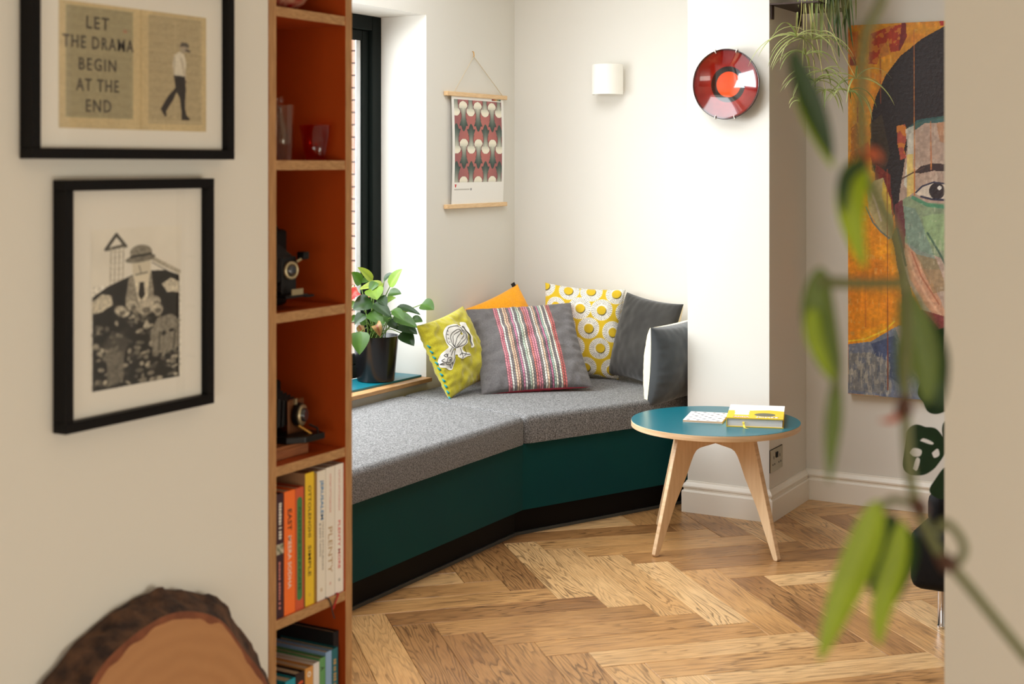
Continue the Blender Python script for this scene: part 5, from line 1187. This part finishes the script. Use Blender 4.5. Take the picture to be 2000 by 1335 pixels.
leaf_part(blade([f0.lerp(f1, i/8) + Vector((.02, -.02, .02))*math.sin(PI*i/8) for i in range(9)], .045, (.5, -.7, .3), heart, .25, 6), leaf_mat('pink spathe', (220, 70, 66), (232, 120, 110), .25), an, 'flower', 'pink red spathe')
part('spadix', tube(bmesh.new(), [zp(70, 340, AD-.05), zp(50, 300, AD-.06), zp(44, 270, AD-.06)], [.004, .0045, .003], 8), M('cream spadix', (232, 200, 140), .6), an, True)
leaf_part(blade([zp(150, 372, AD-.02).lerp(zp(205, 378, AD-.03), i/6) for i in range(7)], .02, (.4, -.8, .4), heart, .25, 4), leaf_mat('red spathe', (206, 70, 40), (216, 90, 60), .3), an, 'flower', 'red spathe')

# ------------------------------------------------------------------ black low chair, lower right
ch = thing('low_chair', 'black low upholstered chair on chrome legs behind the right-hand wall', 'chair', (-.72, 4.62, 0))
UPH = M('black upholstery', (12, 11, 12), .7, spec=.2, bump=(400, .2))
part('seat', box(-1.092, -.42, 4.315, 4.95, .118, .30, bev=.032, seg=4), UPH, ch, 'auto')
part('arm', box(-1.062, -.985, 4.40, 4.94, .285, .40, bev=.035, seg=4), UPH, ch, 'auto'); part('arm', box(-.52, -.445, 4.40, 4.94, .285, .40, bev=.035, seg=4), UPH, ch, 'auto')
part('backrest', box(-1.04, -.47, 4.83, 4.96, .285, .66, bev=.04, seg=4), UPH, ch, 'auto')
for x, y in ((-1.008, 4.372), (-.50, 4.372), (-1.008, 4.88), (-.50, 4.88)):
    part('leg', lathe(bmesh.new(), [(0, .0005), (.0125, .0005), (.0135, .004), (.0125, .010), (.0115, .012), (.0115, .122), (0, .122)], 20, Matrix.Translation((x, y, 0)), cap=False), CHROME, ch, 'auto')

# ------------------------------------------------------------------ holed-leaf climber just past the right-hand wall
mo = thing('holed_leaf_plant', 'dark green plant with holed leaves, half hidden at the edge of the right-hand wall', 'potted plant', (-.50, 3.30, 0))
MB_ = Vector((-.42, 3.32, 0))
part('pot', lathe(bmesh.new(), [(0, .001), (.12, .001), (.15, .26), (.155, .26), (.155, .28), (.145, .28), (.14, .25), (0, .25)], 36, Matrix.Translation(MB_), cap=False), M('terracotta', (168, 92, 58), .85), mo, True)
part('support_pole', tube(bmesh.new(), [MB_ + Vector((0, 0, .24)), MB_ + Vector((0, 0, 1.35))], .014, 8), M('moss pole', (70, 52, 36), .95, bump=(90, .8)), mo, True)
GH = leaf_mat('deep green holed leaf', (34, 70, 36), (46, 84, 44), .4)
def holed(outline, holes, c, x, y, z, parent, bend=.1):
    cu = bpy.data.curves.new('lf', 'CURVE'); cu.dimensions = '2D'; cu.fill_mode = 'BOTH'; cu.resolution_u = 1; cu.extrude = .0006
    for L in [outline] + holes:
        sp = cu.splines.new('POLY'); P = smooth_curve([(a, b, 0) for a, b in L + L[:1]], 6)[:-1]; sp.points.add(len(P)-1)
        for q, p in zip(sp.points, P): q.co = (p.x, p.y, 0, 1)
        sp.use_cyclic_u = True
    o = bpy.data.objects.new('lf', cu); COL.objects.link(o); dg = bpy.context.evaluated_depsgraph_get(); me = bpy.data.meshes.new_from_object(o.evaluated_get(dg))
    bpy.data.objects.remove(o); bpy.data.curves.remove(cu)
    bm = bmesh.new(); bm.from_mesh(me); bpy.data.meshes.remove(me)
    if not bm.loops.layers.uv: bm.loops.layers.uv.new('uv')
    for v in bm.verts: v.co.z -= bend*(v.co.x**2 + v.co.y**2)*6
    bmesh.ops.transform(bm, matrix=axes(c, x, y, z), verts=list(bm.verts))
    return leaf_part(bm, GH, parent)
Rv, Fv = Vector((CA, SA, 0)), Vector((-SA, CA, 0))
DM = 3.25
OUT = [(.0, .075), (-.03, .082), (-.055, .06), (-.07, .0), (-.075, -.04), (-.06, -.06), (-.02, -.064), (.01, -.05), (.03, -.03), (.05, .0), (.05, .04), (.03, .07)]
HOL = [[(-.02, .035), (-.008, .042), (.018, .03), (.012, .024)], [(-.052, .0), (-.04, .014), (-.018, .008), (-.022, -.008), (-.04, -.01)], [(-.045, -.045), (-.034, -.015), (-.024, -.02), (-.034, -.05)], [(.012, .0), (.03, .012), (.034, -.006), (.018, -.014)]]
c = at(1812, 884, DM); holed([(a*.78, b*.78) for a, b in OUT], [[(a*.78, b*.78) for a, b in h] for h in HOL], c, Rv, (Vector((0, 0, 1)) + Fv*.25).normalized(), Rv.cross((Vector((0, 0, 1)) + Fv*.25).normalized()), mo)
for px, py, rot, sc in ((1838, 668, 2.6, .7), (1842, 752, 2.3, .8), (1856, 950, -.4, .55), (1880, 700, 1.0, .8), (1890, 860, .4, .8)):
    c = at(px, py, DM + (.0 if px < 1860 else .08)); x = Rv*math.cos(rot) + Vector((0, 0, math.sin(rot))); y = -Rv*math.sin(rot) + Vector((0, 0, math.cos(rot)))
    holed([(a*sc, b*sc) for a, b in OUT], [], c, x, y, x.cross(y), mo)
for z in (.62, .8, .95, 1.1):
    part('stem', tube(bmesh.new(), smooth_curve([MB_ + Vector((0, -.01, z-.2)), MB_ + Vector((-.06, -.05, z)), MB_ + Vector((-.13, -.08, z+.02))], 6), .005, 6), M('climber stem', (84, 104, 58), .6), mo, True)

# ------------------------------------------------------------------ trailing vine hanging close to the camera
DV = .86
vine = thing('trailing_vine', 'out-of-focus vine with long narrow leaves hanging near the camera on the right', 'hanging plant', at(1800, -260, DV))
VB = leaf_mat('bright vine leaf', (150, 174, 30), (160, 184, 44), .45); VD = leaf_mat('dark vine leaf', (40, 66, 26), (56, 84, 36), .4); VM = leaf_mat('mid vine leaf', (98, 118, 52), (108, 130, 58), .45)  # bright leaf green is raised to stand in for window backlight through the blades
VST = M('olive vine stem', (104, 108, 66), .7); VBR = M('brown vine node', (78, 46, 30), .7); VRED = leaf_mat('new copper leaf', (196, 96, 60), (206, 110, 72), .5)
pc = at(1800, -260, DV)
part('pot', lathe(bmesh.new(), [(0, 0), (.05, 0), (.066, .10), (.068, .10), (.068, .112), (.062, .112), (.058, .09), (0, .09)], 28, Matrix.Translation(pc + Vector((0, 0, -.01))), cap=False), M('grey pot', (130, 126, 120), .6), vine, True)
for q in (0, 2.1, 4.2): part('cord', tube(bmesh.new(), [pc + Vector((.066*math.cos(q), .066*math.sin(q), .10)), pc + Vector((0, 0, .36))], .0012, 5), M('hanging cord', (180, 160, 120), .9), vine)
part('cord', tube(bmesh.new(), [pc + Vector((0, 0, .36)), Vector((pc.x, pc.y, ZC-.001))], .0015, 5), M('hanging cord long', (180, 160, 120), .9), vine)
def vp(x, y, dd=0.0): return at(x, y, DV + dd)
def stem(pts, r, mat=VST): part('stem', tube(bmesh.new(), smooth_curve(pts, 6), r, 7), mat, vine, True)
stem([pc + Vector((0, 0, .1)), vp(1750, -120), vp(1722, 0), vp(1690, 70), vp(1682, 180, .04), vp(1684, 320)], .003)
stem([vp(1684, 320), vp(1716, 392), vp(1752, 470), vp(1770, 580), vp(1768, 740), vp(1772, 880), vp(1790, 985), vp(1838, 1085), vp(1880, 1130), vp(2010, 1290)], .0032)
stem([vp(1765, 552), vp(1690, 553), vp(1600, 550)], .0036)
stem([vp(1790, 985), vp(1745, 975), vp(1722, 990)], .0024)
stem([vp(1838, 1090), vp(1868, 1100), vp(1884, 1070), vp(1866, 1035), vp(1842, 1020), vp(1830, 1040)], .0026)
stem([vp(1560, 110, .02), vp(1600, 40, .04), vp(1700, -20, .03)], .0014)
stem([vp(1615, 535), vp(1640, 700), vp(1632, 770)], .0016)
part('node', tube(bmesh.new(), [vp(1768, 770), vp(1766, 800), vp(1762, 818)], [.003, .006, .002], 8), VBR, vine, True, 'brown node'); part('node', tube(bmesh.new(), [vp(1782, 970), vp(1796, 992), vp(1806, 1004)], [.003, .0055, .003], 8), VBR, vine, True, 'brown node'); part('node', tube(bmesh.new(), [vp(1830, 1080), vp(1852, 1102), vp(1868, 1108)], [.003, .006, .003], 8), VBR, vine, True, 'brown node')
lance = lambda t: math.sin(PI*min(1, t**.8))**.85 if t < 1 else 0
def vleaf(pts, w, mat, fold=.35, hint=(.2, -.8, .3), name='leaf', label=None):
    P = smooth_curve(pts, 6); leaf_part(blade(P, w*DV/FPX, hint, lance, fold, 6), mat, vine, name, label)
vleaf([vp(1545, 95), vp(1572, 170), vp(1604, 250), vp(1626, 312)], 46, VD)
vleaf([vp(1556, 170, .004), vp(1588, 240, .004), vp(1628, 330, .004)], 34, VB)
vleaf([vp(1690, 315), vp(1668, 350), vp(1664, 430), vp(1690, 528)], 60, VB)
vleaf([vp(1694, 310, -.01), vp(1652, 350, -.01), vp(1648, 420, -.01)], 30, VD)
vleaf([vp(1604, 520), vp(1596, 600), vp(1612, 690), vp(1636, 752)], 62, VM)
vleaf([vp(1588, 600, -.004), vp(1590, 660, -.004), vp(1628, 745, -.004)], 34, VB)
vleaf([vp(1634, 730), vp(1630, 800), vp(1624, 870), vp(1620, 945)], 34, VM)
vleaf([vp(1716, 975), vp(1690, 1060), vp(1640, 1180), vp(1600, 1292)], 66, VB, .2)
vleaf([vp(1742, 1000, .02), vp(1728, 1080, .02), vp(1700, 1160, .02)], 54, VD)
vleaf([vp(1764, 1015), vp(1748, 1100), vp(1722, 1190), vp(1716, 1262)], 48, VB, .3)
vleaf([vp(1776, 1030, .015), vp(1764, 1100, .015), vp(1736, 1190, .015)], 50, VD)
vleaf([vp(1770, 560), vp(1786, 640), vp(1806, 720), vp(1812, 790)], 70, VM); vleaf([vp(1800, 610, .02), vp(1826, 700, .02), vp(1836, 800, .02)], 56, VD); vleaf([vp(1760, 640, .01), vp(1764, 720, .01), vp(1766, 790, .01)], 30, VM)
vleaf([vp(1764, 800), vp(1744, 822), vp(1716, 822)], 22, VRED, .3, (0, -.5, 1), 'leaf', 'small new copper leaf'); vleaf([vp(1690, 318), vp(1704, 300), vp(1722, 318)], 40, VRED, .3, (0, -.5, 1), 'leaf', 'small new copper leaf')
